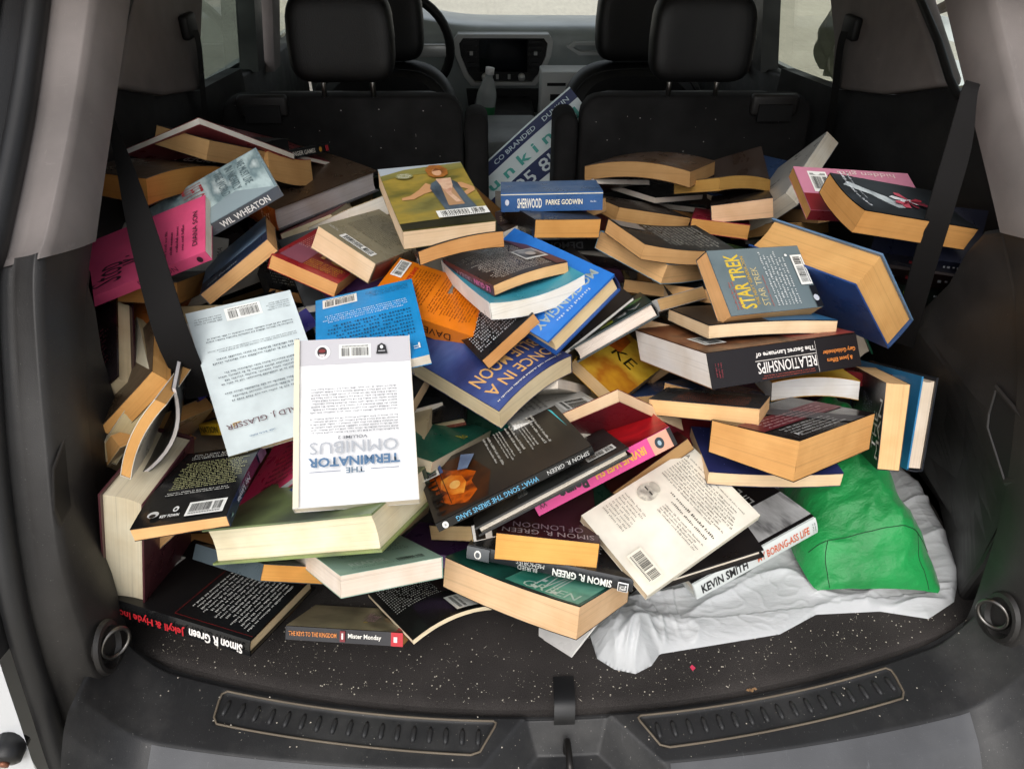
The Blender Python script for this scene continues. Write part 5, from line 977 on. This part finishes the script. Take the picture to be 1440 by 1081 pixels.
def d(b): b.rect('s', .0, .0, 1, 1, W); [b.rect('s', .02 + .12 * k, .05, .09 + .12 * k, .95, K) for k in range(8)]; b.text('s', 'EPIC', .3, .2, .7, .8, W)
book('zebra', PB, 'paperback with a black and white striped spine under the fire-lit black book', K, page='#d8bd92', deco=d)
book('brownwedge', PB, 'brown-grey paperback wedge between the white omnibus and the fire-lit black book', '#a89680', page='#c2ac88')
def d(b):
    b.rect('k', .0, .0, 1, 1, pic_mat(['#1c1a18', '#2c2824', '#3a342c'], 6)); b.poly('k', [(.05, .04), (.95, .05), (.97, .34), (.60, .42), (.10, .33)], pic_mat(['#16120e', '#2c1a10', '#4a2812', '#1a1612'], 10)); b.poly('k', [(.20, .06), (.42, .03), (.50, .07), (.66, .05), (.84, .12), (.93, .22), (.80, .30), (.62, .29), (.50, .34), (.36, .28), (.28, .20), (.16, .14)], pic_mat(['#1c120c', '#7a3008', '#c85a0c', '#5a2408', '#e07a18'], 22))
    b.poly('k', [(.38, .12), (.52, .10), (.70, .15), (.76, .22), (.60, .26), (.46, .25), (.36, .19)], pic_mat(['#b8500c', '#e0781c', '#f0a03c', '#c8641c'], 26)); b.ell('k', .56, .19, .07, .035, pic_mat(['#f0a848', '#f8d488'], 40))
    rg = random.Random(3)
    for k in range(16):
        u0 = rg.uniform(.12, .9); hgt = rg.uniform(.02, .07); b.poly('k', [(u0, .03), (u0 + .05, .03), (u0 + .045, .03 + hgt), (u0 + .02, .05 + hgt), (u0 + .01, .04 + hgt * .6)], '#1a130d')
    b.poly('k', [(.15, .30), (.40, .24), (.45, .30), (.25, .38)], pic_mat(['#4a5a78', '#8a9cb8'], 20)); b.rect('k', .25, .13, .9, .135, '#2a1608'); b.rect('k', .25, .09, .9, .095, '#2a1608')
    b.barcode('k', .06, .02, .34, .13); b.rect('k', .06, .135, .34, .155, '#3a5a94')
    for k in range(5): b.blurb('k', .10, .46 + .078 * k, .74, .52 + .078 * k, 2 + k % 2, '#c8c6be', 'l', k, rot=0)
    b.poly('k', [(.15, .93), (.62, .955), (.2, .945)], '#3fb8c0')
    b.text('s', 'SIMON R. GREEN', .03, .25, .30, .75, '#d8d8d4'); b.text('s', 'WHAT SONG THE SIRENS SANG', .36, .2, .88, .8, '#6ab0d4', bold=.01); b.ell('s', .95, .5, .018, .4, W); b.text('s', 'SR', .943, .35, .957, .65, K)
book('sirens', PB, 'black paperback lit by an orange fire picture, back cover up, right of the white omnibus', '#1c1b19', '#23211e', '#1c1c1c', WHT, deco=d, gloss=.2)
def d(b): b.text('c', 'SIMON R. GREEN', .55, .3, .85, .36, '#b8bcb8', rot=90); b.barcode('c', .68, .76, .86, .95, 90)
book('secondgreen', HCV, 'black hardback with a long white page edge beneath the fire-lit black book', '#2a2a28', '#161616', '#161616', '#efe9dc', 'hc', d)
def d(b):
    b.rect('k', .0, .0, 1, 1, pic_mat(['#8a141c', '#c81c24', '#5a1014', '#d83030'], 7)); b.rect('s', .0, .0, 1, 1, '#d8468c'); b.text('s', 'IRVINE WELSH', .20, .28, .56, .72, '#e0a83c', bold=.03); b.text('s', 'Porno', .62, .15, .82, .85, '#160c10', bold=.05); b.rect('s', .0, .0, .16, 1, '#d8a088'); b.ell('s', .10, .5, .03, .3, '#26343c'); b.ell('s', .10, .5, .012, .14, '#9ab0bc'); b.rect('s', .0, .0, .025, 1, K); b.text('s', 'XX', .92, .3, .97, .7, '#160c10')
book('porno', PB, 'red paperback with a bright pink spine and yellow capitals, beside the cream book', '#a81c24', '#a81c24', '#d8468c', WHT, deco=d, gloss=.22)
book('maroon', PB, 'dark maroon cover between the pink spine and the cream book', pic_mat(['#1c0c0c', '#3a1814', '#2a1010'], 20), page=BRN)
def d(b): b.text('c', 'SE II', .1, .5, .7, .8, '#16304c', rot=90, bold=.03)
book('tealse', PB, 'teal paperback with navy letters behind the fire-lit black book', '#157a6c', page=WHT, deco=d)
def d(b): b.barcode('c', .6, .1, .95, .4, 90, '#d8d8d4'); b.blurb('c', .1, .3, .5, .9, 6, '#4a4a4c', rot=90)
book('greybar', PB, 'light grey paperback with a barcode left of the yellow pictorial one', '#b4b4b0', page=W, deco=d)
book('whitepg', PB, 'white-paged paperback peeking out right of the navy gold-title book', '#c8c0b4', page='#e8e0d4')
def d(b):
    b.blurb('k', .18, .40, .95, .80, 15, '#c2c28c', 'c', 3); b.blurb('k', .2, .84, .9, .94, 3, '#e0e0d8', 'c', 2); b.blurb('k', .2, .32, .9, .37, 2, '#d8d8d0', 'c', 5); b.barcode('k', .54, .05, .94, .20); b.text('k', 'KEY TOWN', .28, .06, .48, .09, '#e8e8e4', bold=.03); b.ell('k', .42, .14, .03, .03, '#e8e8e4'); b.ell('k', .42, .135, .015, .015, K); b.ell('k', .20, .10, .06, .035, '#c8c8c4'); b.ell('k', .20, .085, .035, .02, K)
    b.text('s', 'No Limits', .46, .38, .78, .82, '#d8dce8', bold=.02); b.text('s', 'PETER DAVID', .45, .12, .72, .30, '#a8b0c8'); b.rect('s', .02, .0, .2, 1, pic_mat(['#3a3a54', '#8a7a9a', '#50506a'], 30)); b.poly('s', [(.92, .4), (.97, .5), (.92, .6)], '#8ab0a8')
book('nolimits', PB, 'black paperback, back cover up, with yellowish print and a navy spine, at left', '#141414', '#121213', '#1c2540', '#e8ba82', deco=d, gloss=.2, by=-.004)
def d(b): b.blurb('c', .1, .3, .9, .9, 9, '#7a1c34', 'l', 2, rot=90)
book('pinkcurve', PB, 'hot-pink thin book with white pages left of the white omnibus', '#e0396c', page='#dfe2ee', deco=d, by=-.006)
book('bluespine', PB, 'thin cream booklet with a blue spine under the white omnibus', '#dcd8cc', '#dcd8cc', '#22408a', WHT)
def d(b): b.text('s', 'NATION', .05, .2, .55, .8, '#3a300c', bold=.02)
book('ation', PB, 'small paperback with a yellow spine on the black one with a navy spine', '#d8b020', '#d8c060', '#dcb424', CREAM, deco=d)
def d(b): b.text('c', 'TEXT', .3, .1, .6, .25, '#d8d8d4'); b.blurb('c', .3, .02, .7, .08, 1, '#b08a3c')
book('textblack', PB, 'black cover with thin white capitals under the pale grey-blue book', '#111112', page=BRN, deco=d)
def d(b): b.text('s', 'S', .2, .2, .5, .8, '#c8b040', rot=90)
book('purple', HCV, 'purple-jacketed hardback with grey pages left of the pale grey-blue book', '#352f78', '#352f78', '#3a3484', '#b4b0ac', 'hc', d)
book('shadepage', PB, 'black book, its pages greyed for shade, beside the left seat belt', '#121212', page='#a8a6a2')  # page grey carries the shadow lying on this page face
def d(b): b.blurb('c', .10, .1, .85, .72, 12, '#7a3a44', 'l', 3); b.barcode('c', .08, .80, .4, .92, 90)
book('leftmaroon', HCV, 'black and maroon hardback tilted against the left trim', '#1d1012', '#3a1c26', '#2a1018', '#ddcba6', 'hc', d, gloss=.2)
book('creamblock', PB, 'yellowed cream page block right of the maroon hardback by the left trim', '#c8c0a8', page='#cfc19a')
book('tan_h', PB, 'orange-tan page block slanting below the maroon hardback by the left trim', '#4a3a2a', page='#d8a564', fl=.1)
book('tan_i', PB, 'narrow curved orange-tan page block at the left, above the open white pages', '#e0d8c8', page='#d2a062', bx=.008)
book('whitecurve', 'comic_book', 'floppy black book with curved white page edges at the left', '#141414', page='#e2dfe0', bx=-.02, fl=0)
book('tan_j', PB, 'orange-tan block with a torn corner against the left trim', '#c8b088', page='#d3a266')
book('openwhite', HCV, 'hardback with bare cream-white pages and a maroon edge, low against the left trim', '#4a242a', '#4a242a', '#4a242a', '#d6cdb4', 'hc')
book('tan_k', PB, 'tan-edged paperback slanting above the big black hardback at lower left', '#8a7a68', page='#d9ad7a')
def d(b):
    b.rect('k', .0, .0, 1, 1, pic_mat(['#0c0c0d', '#161617', '#1e1c1b'], 5)); b.barcode('k', .28, .02, .70, .10)
    b.blurb('k', .26, .48, .92, .96, 15, '#dcdcd6', 'l', 6, rot=0); 
    for q in ((.20, .44, .205, 1.0), (.96, .44, .965, 1.0), (.20, .44, .965, .443)): b.rect('k', *q, '#7c1c1c')
    b.text('s', 'Simon R Green', .04, .22, .42, .80, '#ece8e4', bold=.03); b.text('s', 'Jekyll & Hyde Inc', .45, .22, .93, .82, '#b8242c', bold=.03)
book('jekyll', HCV, 'big black hardback with red and white spine lettering at the lower left corner', '#121213', '#101011', '#131314', '#e8d3ae', 'hc', d, gloss=.16)
book('thickhc', HCV, 'thick hardback with cream pages and a grey-green cover under the white omnibus', pic_mat(['#3a443c', '#55604c', '#7a8a5c', '#46503f'], 5), pic_mat(['#55604c', '#8a9a5c', '#6a7460'], 8), '#4c5648', '#efe6c8', 'hc')
def d(b): b.rect('k', .0, .0, 1, 1, '#a3c2b0'); b.barcode('k', .58, .06, .90, .14, paper='#a3c2b0'); b.text('k', 'READER', .16, .10, .52, .18, '#c8dccf', bold=.03); b.blurb('k', .14, .045, .9, .075, 1, '#6a8a7c'); b.blurb('k', .15, .3, .9, .8, 12, '#5a7468', 'l', 2); b.blurb('k', .15, .205, .6, .225, 1, '#6a8a7c')
book('mint', PB, 'mint-green paperback with thick white pages, at the front below the thick hardback', '#a3c2b0', '#a3c2b0', '#98b8a8', '#f0e2d4', deco=d, gloss=.4)
def d(b): b.rect('c', .1, .0, 1, .5, pic_mat(['#5c6468', '#a8b0b4', '#3a4448'], 8))
book('orangepg', PB, 'orange-paged paperback left of the mint-green one', '#4a565c', page='#f0b060', deco=d)
def d(b):
    b.rect('c', .0, .0, 1, 1, pic_mat(['#3a342a', '#7a705a', '#a89a7c', '#4c4436', '#2a241c'], 6)); b.text('c', 'Mister', .35, .30, .75, .42, '#c8a0a8', rot=270); b.ell('c', .5, .18, .14, .07, pic_mat(['#8a6a3c', '#5a4024', '#b89858'], 20)); b.ell('c', .30, .38, .03, .02, '#c8b060'); b.rect('c', .0, .0, 1, .06, '#a81c24')
    b.rect('s', .90, .0, 1, 1, '#c01f2c'); b.text('s', 'THE KEYS TO THE KINGDOM', .03, .34, .44, .68, '#d8843c', bold=.02); b.text('s', 'Mister Monday', .54, .30, .82, .74, '#ece8e0', bold=.02); b.rect('s', .47, .1, .515, .9, '#7c1c24'); b.text('s', 'i', .484, .3, .5, .75, W, bold=.03); b.rect('s', .925, .3, .955, .7, '#ecd8d8')
book('monday', PB, 'small paperback with a black, orange-lettered spine lying flat at the front', '#5a5240', '#2a2620', '#211f22', '#d8a060', deco=d, gloss=.2)
def d(b): b.barcode('k', .55, .05, .93, .30, 90); b.blurb('k', .06, .4, .9, .92, 14, '#b8b8b2', 'l', 6); b.rect('k', .6, .4, .9, .95, '#2a211e')
book('blackcurve', PB, 'curved black paperback with a white barcode label on the carpet', '#141414', '#171717', '#171717', CREAM, deco=d, bx=-.012, fl=0, gloss=.18)
book('whitesheet', 'booklet', 'thin white booklet on the carpet under the teal-covered thick book', '#e9e6e2', page=W, cat='booklet', fl=0, curl=0)
book('brownpg', PB, 'brown-paged paperback in the shade right of the left seat belt', '#2a2018', page='#a87a44')
def d(b): b.text('c', 'DRAMA', .35, .05, .8, .09, '#5a5a58')
book('whitetop', PB, 'white booklet showing above the bright pink one at the left', '#c9cac4', page=WHT, deco=d)
def d(b): b.text('c', 'DECEMBER', .1, .1, .9, .25, '#c86a3c', rot=0)
book('decblack', PB, 'black cover with orange capitals below the blue leaning paperback', '#121513', page=BRN, deco=d)
def d(b): b.text('c', 'J y', .2, .2, .6, .4, '#1c1c24')
book('slateblue', PB, 'slate-blue cover between the pale grey-blue book and the sky-blue one', '#6c7c9a', page=WHT, deco=d)

GC = ['#3a2a22', '#7a1f24', '#24406a', '#c8b48a', '#1c1c1e', '#2f5a48', '#8a8478', '#5a3a6a', '#b0642c']; GP = [TAN, CREAM, BRN, WHT, PEACH]; GN = ['brown', 'red', 'blue', 'sand-coloured', 'black', 'green', 'grey', 'purple', 'rust']
for gi in range(len(GAPL)):
    book('gap_%d' % gi, PB, GAPL[gi][0], GC[GAPL[gi][1]], page=GP[gi % 5])
from mathutils import noise as mn
# ---------------------------------------------------------------- buried books that fill the heap
def fill():
    corners = []
    for k, p in POSE.items():
        Mx = Matrix.Translation(p[3:6]) @ rvec_matrix(p[:3])
        for a in range(5):
            for b in range(7):
                for c in (-1, 1): corners.append(Mx @ Vector(((a / 4 - .5) * p[6], (b / 6 - .5) * p[7], c * p[8] / 2)))
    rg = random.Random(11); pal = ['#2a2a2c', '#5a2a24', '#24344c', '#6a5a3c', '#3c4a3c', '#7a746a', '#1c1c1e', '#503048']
    pgs = [TAN, BRN, CREAM, GREY, TAN2]
    base = None
    nx, ny = 9, 6
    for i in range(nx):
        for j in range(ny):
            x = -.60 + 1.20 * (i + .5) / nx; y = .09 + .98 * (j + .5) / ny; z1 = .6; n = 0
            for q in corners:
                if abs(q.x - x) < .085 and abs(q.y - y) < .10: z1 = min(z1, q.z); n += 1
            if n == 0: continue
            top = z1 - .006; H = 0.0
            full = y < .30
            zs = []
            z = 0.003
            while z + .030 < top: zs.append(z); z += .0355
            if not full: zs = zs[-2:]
            for z in zs:
                if x > .3 and y < .36 and z < .1: continue
                if base is None or True:
                    root = empty('buried_book', (x + rg.uniform(-.012, .012), y + rg.uniform(-.012, .012), z + .0165)); root.rotation_euler = (0, 0, rg.choice((0, math.pi / 2, math.pi)) * 0 + rg.uniform(-.15, .15))
                    tag(root, 'dark half-hidden book glimpsed through gaps deep in the heap', 'book', 'buried books')
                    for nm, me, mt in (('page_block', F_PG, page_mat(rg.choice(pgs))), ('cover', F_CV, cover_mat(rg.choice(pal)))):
                        o = bpy.data.objects.new(nm, me); col.objects.link(o); o.parent = root
                        o.material_slots[0].link = 'OBJECT'; o.material_slots[0].material = mt
mb = MB(); mb.box(-.060, .0615, -.087, .087, -.0145, .0145); _o = mb.build('page_block', page_mat(TAN), None, False); F_PG = _o.data; bpy.data.objects.remove(_o)
mb = MB(); mb.box(-.062, .062, -.088, .088, .0148, .0164); mb.box(-.062, .062, -.088, .088, -.0164, -.0148); mb.box(-.0640, -.0622, -.088, .088, -.0164, .0164); _o = mb.build('cover', cover_mat(K), None, False); F_CV = _o.data; bpy.data.objects.remove(_o)
fill()

# ---------------------------------------------------------------- green sack
def green_mat():
    m, t, b = newmat('green_nylon'); v = mapping(t, (1, 1, 1))
    t.links.new(ramp(t, noise(t, v, 9, 4), [(.3, '#0d7c38'), (.7, '#15a04e')]), b.inputs['Base Color']); b.inputs['Roughness'].default_value = .48; b.inputs['Sheen Weight'].default_value = .2
    h = noise(t, mapping(t, (1, 1.6, 1)), 26, 5, .6); bump(t, b, h, .6, .008); return m
SK = dict(o=Vector((.492, .238, .0)), ang=R(-4))
SEC = [(-.135, [(-.085, .006), (-.055, .010), (-.01, .012), (.03, .012), (.07, .010), (.096, .006)]),
       (-.125, [(-.092, .008), (-.070, .024), (-.02, .032), (.03, .036), (.075, .024), (.102, .008)]),
       (-.085, [(-.100, .008), (-.078, .050), (-.02, .078), (.035, .092), (.080, .050), (.108, .008)]),
       (-.030, [(-.102, .008), (-.085, .066), (-.03, .108), (.030, .120), (.075, .066), (.104, .008)]),
       (.040, [(-.094, .008), (-.080, .080), (-.03, .136), (.018, .142), (.060, .080), (.092, .008)]),
       (.110, [(-.078, .010), (-.066, .090), (-.026, .160), (.006, .164), (.042, .092), (.070, .010)]),
       (.160, [(-.060, .014), (-.050, .084), (-.024, .150), (.000, .152), (.028, .086), (.050, .014)]),
       (.185, [(-.040, .040), (-.032, .078), (-.018, .118), (-.006, .118), (.012, .078), (.026, .040)])]
SROW = [spline([(x, y, z) for x, z in pts], 40) for y, pts in SEC]
SCOL = [spline([row[i] for row in SROW], 60) for i in range(41)]
def sack_pt(u, v, off=0.0):
    i = min(39, int(u * 40)); f = u * 40 - i; j = min(59, int(v * 60)); g2 = v * 60 - j
    p = (SCOL[i][j].lerp(SCOL[i][j + 1], g2)).lerp(SCOL[i + 1][j].lerp(SCOL[i + 1][j + 1], g2), f)
    x, y, z = p
    k = min(1, z / .03)
    fold = abs(mn.noise(Vector((x * 11 + 3, y * 19 - x * 8, z * 9)))); fold2 = abs(mn.noise(Vector((x * 34, y * 24 + z * 20, 2.0 + z * 18))))
    big = mn.noise(Vector((x * 8, y * 7, 5)))
    z2 = z + k * (.012 * big - .016 * fold - .007 * fold2 + .006) + off; x2 = x + k * .007 * mn.noise(Vector((y * 16, z * 22, 1)))
    ca, sa = math.cos(SK['ang']), math.sin(SK['ang'])
    return (SK['o'].x + x2 * ca - y * sa, SK['o'].y + x2 * sa + y * ca, max(z2, .004) + .016)
root = tag(empty('sack', (SK['o'].x, SK['o'].y, .02)), 'stuffed green fabric sack with a seamed end, on the white plastic bag', 'bag')
def sk(mb, n, m): mb.v = [(x - SK['o'].x, y - SK['o'].y, z - .02) for x, y, z in mb.v]; return mb.build(n, m, root)
mb = MB(); mb.grid(lambda u, v: sack_pt(u, v), 110, 110); sk(mb, 'fabric', green_mat())
M_SEAM = plain('#0a4a24', .7)
mb = MB(); mb.tube([sack_pt(k / 60, .285, .0006) for k in range(8, 53)], .0007, 5); sk(mb, 'seam', M_SEAM)
for u0, u1 in ((.14, .24), (.86, .70)):
    mb = MB(); mb.tube([sack_pt(u1 + (u0 - u1) * k / 14, .285 - .25 * k / 14, .0006) for k in range(15)], .0006, 5); sk(mb, 'seam', M_SEAM)

# ---------------------------------------------------------------- white plastic bag
poly = [(.045, .055), (.050, .018), (.072, .000), (.100, -.008), (.125, .004), (.140, .022), (.225, .034), (.323, .048), (.389, .080), (.488, .082), (.555, .066), (.610, .095), (.645, .145), (.668, .233), (.680, .34), (.66, .41), (.56, .42), (.40, .36), (.25, .22), (.12, .13), (.06, .10)]
def pdist(x, y):
    ins = False; dm = 9
    for i in range(len(poly)):
        x0, y0 = poly[i]; x1, y1 = poly[(i + 1) % len(poly)]
        if (y0 > y) != (y1 > y) and x < (x1 - x0) * (y - y0) / (y1 - y0) + x0: ins = not ins
        t = max(0, min(1, ((x - x0) * (x1 - x0) + (y - y0) * (y1 - y0)) / ((x1 - x0) ** 2 + (y1 - y0) ** 2))); dm = min(dm, math.hypot(x - x0 - t * (x1 - x0), y - y0 - t * (y1 - y0)))
    return dm if ins else -dm
def pnear(x, y):
    best = None
    for i in range(len(poly)):
        x0, y0 = poly[i]; x1, y1 = poly[(i + 1) % len(poly)]
        k = max(0, min(1, ((x - x0) * (x1 - x0) + (y - y0) * (y1 - y0)) / ((x1 - x0) ** 2 + (y1 - y0) ** 2))); px, py = x0 + k * (x1 - x0), y0 + k * (y1 - y0); q = math.hypot(x - px, y - py)
        if best is None or q < best[0]: best = (q, px, py)
    return best[1:]
def bag_mesh():
    bm = bmesh.new(); nx, ny = 330, 220; grid = {}
    for i in range(nx + 1):
        for j in range(ny + 1):
            x = .035 + .66 * i / nx; y = -.015 + .44 * j / ny; dd = pdist(x, y)
            if dd < -.0042: continue
            if dd < 0: x, y = pnear(x, y); dd = 0
            wx = x + .03 * mn.noise(Vector((x * 9, y * 9, 1))); wy = y + .03 * mn.noise(Vector((x * 9, y * 9, 5)))
            h = .010 + .046 * math.exp(-((x - .095) ** 2 + (y - .040) ** 2) / .0022) + .05 * max(0, min(1, (x - .585) / .05)) * max(0, min(1, (y - .09) / .05))
            if x > .18 and y > .07 + .1 * (x - .18): h *= .55
            k = 1 - math.exp(-max(0, dd) / .010)
            lump = math.exp(-((x - .10) ** 2 + (y - .045) ** 2) / .004)
            r1 = (1 - min(1, abs(mn.noise(Vector((wx * 7, (wy - .25 * wx) * 26, 1.3)))) * 2.6)) ** 2; r2_ = (1 - min(1, abs(mn.noise(Vector((wx * 42, wy * 20, 7)))) * 2.6)) ** 2; r3 = (1 - min(1, abs(mn.noise(Vector((wx * 26, wy * 60, 3)))) * 2.8)) ** 3
            z = .003 + k * (h * .8 + .010 * r1 * (1 - .4 * lump) + .010 * r2_ * lump + .0015 * r3)
            grid[(i, j)] = bm.verts.new((x, y, max(.003, z)))
    for (i, j) in list(grid):
        ks = [(i, j), (i + 1, j), (i + 1, j + 1), (i, j + 1)]
        if all(k in grid for k in ks):
            try: bm.faces.new([grid[k] for k in ks])
            except ValueError: pass
    bmesh.ops.remove_doubles(bm, verts=bm.verts[:], dist=.00005)
    me = bpy.data.meshes.new('plastic_film'); bm.to_mesh(me); bm.free(); me.polygons.foreach_set('use_smooth', [True] * len(me.polygons)); return me
def film_mat():
    m, t, b = newmat('plastic_film'); b.inputs['Base Color'].default_value = lin('#f4f6f7'); b.inputs['Roughness'].default_value = .25
    o_ = t.nodes['Material Output']; tr = N(t, 'ShaderNodeBsdfTranslucent'); tr.inputs[0].default_value = lin('#e6ecf0'); tp = N(t, 'ShaderNodeBsdfTransparent'); m1 = N(t, 'ShaderNodeMixShader'); m1.inputs[0].default_value = .35; m2 = N(t, 'ShaderNodeMixShader'); m2.inputs[0].default_value = .06
    t.links.new(b.outputs[0], m1.inputs[1]); t.links.new(tr.outputs[0], m1.inputs[2]); t.links.new(m1.outputs[0], m2.inputs[1]); t.links.new(tp.outputs[0], m2.inputs[2]); t.links.new(m2.outputs[0], o_.inputs[0])
    n1 = noise(t, mapping(t, (1, 2.4, 1)), 30, 3, .5); ab = N(t, 'ShaderNodeMath', operation='PINGPONG'); t.links.new(n1, ab.inputs[0]); ab.inputs[1].default_value = .12
    bump(t, b, ab.outputs[0], .45, .006); return m
o = bpy.data.objects.new('plastic_bag', bag_mesh()); col.objects.link(o); o.data.materials.append(film_mat()); tag(o, 'crumpled white plastic bag spread on the carpet under the green sack', 'plastic bag')

# ---------------------------------------------------------------- crumbs and lint
mb = MB(); rg = random.Random(5)
for k in range(1700):
    x = rg.uniform(-.58, .60); e = edge(x); y = e + .004 + abs(rg.gauss(0, .07)) if k % 9 else e - rg.uniform(.005, .11)
    z = .0012 if k % 9 else sill_z(x, e - y) + .0012
    a = rg.uniform(0, 6.28); l = rg.choice((.0003, .0004, .0005, .0006, .0012)); w_ = l if rg.random() < .75 else l * .35
    if rg.random() < .05: l *= 3.2; w_ = .0003
    c, s2 = math.cos(a), math.sin(a)
    mb.add([(x + c * l, y + s2 * l, z), (x - s2 * w_, y + c * w_, z + .0006), (x - c * l, y - s2 * l, z), (x + s2 * w_, y - c * w_, z + .0004)], [(0, 1, 2, 3)])
tag(mb.build('crumbs', plain('#c6beb0', .8), None, False), 'pale crumbs and lint scattered over the black carpet and sill', 'debris', kind='stuff')
mb = MB(); mb.add([(.178, .0, .003), (.182, .003, .004), (.186, -.002, .003), (.181, -.006, .002)], [(0, 1, 2, 3)]); tag(mb.build('confetti', plain('#c03050', .5), None, False), 'tiny red paper scrap on the carpet below the plastic bag', 'scrap')
mb = MB()
for k in range(9):
    x = .252 + .0015 * (k % 4) + .0006 * k; y = -.034 - .001 * (k % 3); a = k * 1.3
    mb.add([(x + .003 * math.cos(a), y + .002 * math.sin(a), -.004 + .0006 * k), (x, y + .002, -.0035 + .0006 * k), (x - .003 * math.cos(a), y - .002 * math.sin(a), -.004 + .0006 * k), (x, y - .002, -.0045 + .0006 * k)], [(0, 1, 2, 3)])
tag(mb.build('dry_leaf', plain('#8a6a48', .8), None, False), 'curled brown dry leaf bit on the right carpet edge', 'leaf')

# ---------------------------------------------------------------- things in the cabin
root = tag(empty('water_bottle', (-.082, 1.97, .17)), 'clear plastic water bottle with a white cap and green label', 'bottle'); root.rotation_euler = (0, R(8), 0)
prof = [(.0, .0), (.030, .0), (.033, .008), (.033, .10), (.030, .115), (.020, .145), (.0125, .158), (.0125, .170)]
mb = MB(); mb.grid(lambda u, v: (lambda r, z: (r * math.cos(2 * math.pi * u), r * math.sin(2 * math.pi * u), z))(*[prof[min(int(v * 7), 6)][q] + (prof[min(int(v * 7) + 1, 7)][q] - prof[min(int(v * 7), 6)][q]) * (v * 7 - min(int(v * 7), 6)) for q in (0, 1)]), 24, 28)
m, t, b = newmat('clear_plastic'); b.inputs['Base Color'].default_value = (.9, .97, .96, 1); b.inputs['Transmission Weight'].default_value = .6; b.inputs['Roughness'].default_value = .1; b.inputs['IOR'].default_value = 1.3; mb.build('bottle_body', m, root)
mb = MB(); mb.tube([(0, 0, .168), (0, 0, .188)], .0145, 20); mb.build('cap', plain('#f2f2f0', .4), root)
mb = MB(); mb.grid(lambda u, v: (.0336 * math.cos(2 * math.pi * u), .0336 * math.sin(2 * math.pi * u), .03 + .04 * v), 24, 1); mb.build('label_wrap', plain('#2f7a4a', .4), root)
root = tag(empty('storage_rack', (.23, 2.12, .02)), 'white slotted rack standing by the front passenger seat', 'rack')
mb = MB(); mb.box(-.105, .12, -.01, .10, .0, .29); o = mb.build('frame', plain('#dfe2e0', .45), root, False); bevel(o, .006, 2)
for k in range(5):
    mb = MB(); mb.box(-.085 + .012 * (k % 2), -.02 + .03 * (k % 2), -.0125, -.0105, .245 - .05 * k, .255 - .05 * k + (.012 if k == 1 else 0)); mb.build('slot', M_BLACK, root, False)
# printed banner between the seats
O = Vector((-.165, 1.235, .225)); A = Vector((.285, .03, .245)); Bv = Vector((.125, -.03, -.140)); nrm = A.cross(Bv).normalized()
if nrm.y > 0: nrm = -nrm
def bn(a, b, off=0): return O + A * a + Bv * b + nrm * (off + .010 * math.sin(a * 7 + b * 3))
root = tag(empty('banner', O), 'pale folded banner with navy stripes and large letters between the seats', 'banner')
def bput(mb, n, c, par=None): mb.v = [tuple(Vector(p) - O) for p in mb.v]; return mb.build(n, c if hasattr(c, 'node_tree') else plain(c, .5), par or root)
mb = MB(); mb.grid(lambda u, v: bn(u, v), 40, 30); sheet = bput(mb, 'sheet', '#e2f0f2')
for i, (b0, b1) in enumerate(((.02, .16), (.42, .66))):
    mb = MB(); mb.grid(lambda u, v: bn(u, b0 + (b1 - b0) * v, .0015), 40, 4); bput(mb, 'stripe', '#1a2c5c', sheet)
def btext(s, a0, b0, a1, b1, c, bold=0.02):
    V, Fc, asp = text_geo(s, bold); mb = MB(); mb.add([bn(a0 + (a1 - a0) * x, b1 + (b0 - b1) * y, .003) for x, y in V], Fc); bput(mb, 'lettering', c, sheet)
btext('DUNKIN    CO BRANDED    DUNKIN', .05, .06, .95, .12, '#c8dce4', .01)
btext('d u n k i n   d', .06, .22, .95, .36, '#4fb0a6'); btext('8k 595 8k 595', .04, .455, .97, .63, '#dbe8ec', .01); btext('D U N K   D', .12, .75, .95, .90, '#1a2848')

# lint on the seat backs
mb = MB(); rg = random.Random(9)
for k in range(60):
    s_ = rg.choice((-1, 1)); x = s_ * rg.uniform(.16, .66); z = rg.uniform(.28, .46); y = 1.155 - (.475 - z) * .10 - .0012; l = rg.choice((.0008, .0011, .0016))
    mb.add([(x - l, y, z), (x, y, z - l), (x + l, y, z), (x, y, z + l)], [(0, 1, 2, 3)])
tag(mb.build('lint', plain('#b8b4ae', .9), None, False), 'tiny pale lint specks stuck to the black seat backs', 'lint', kind='stuff')
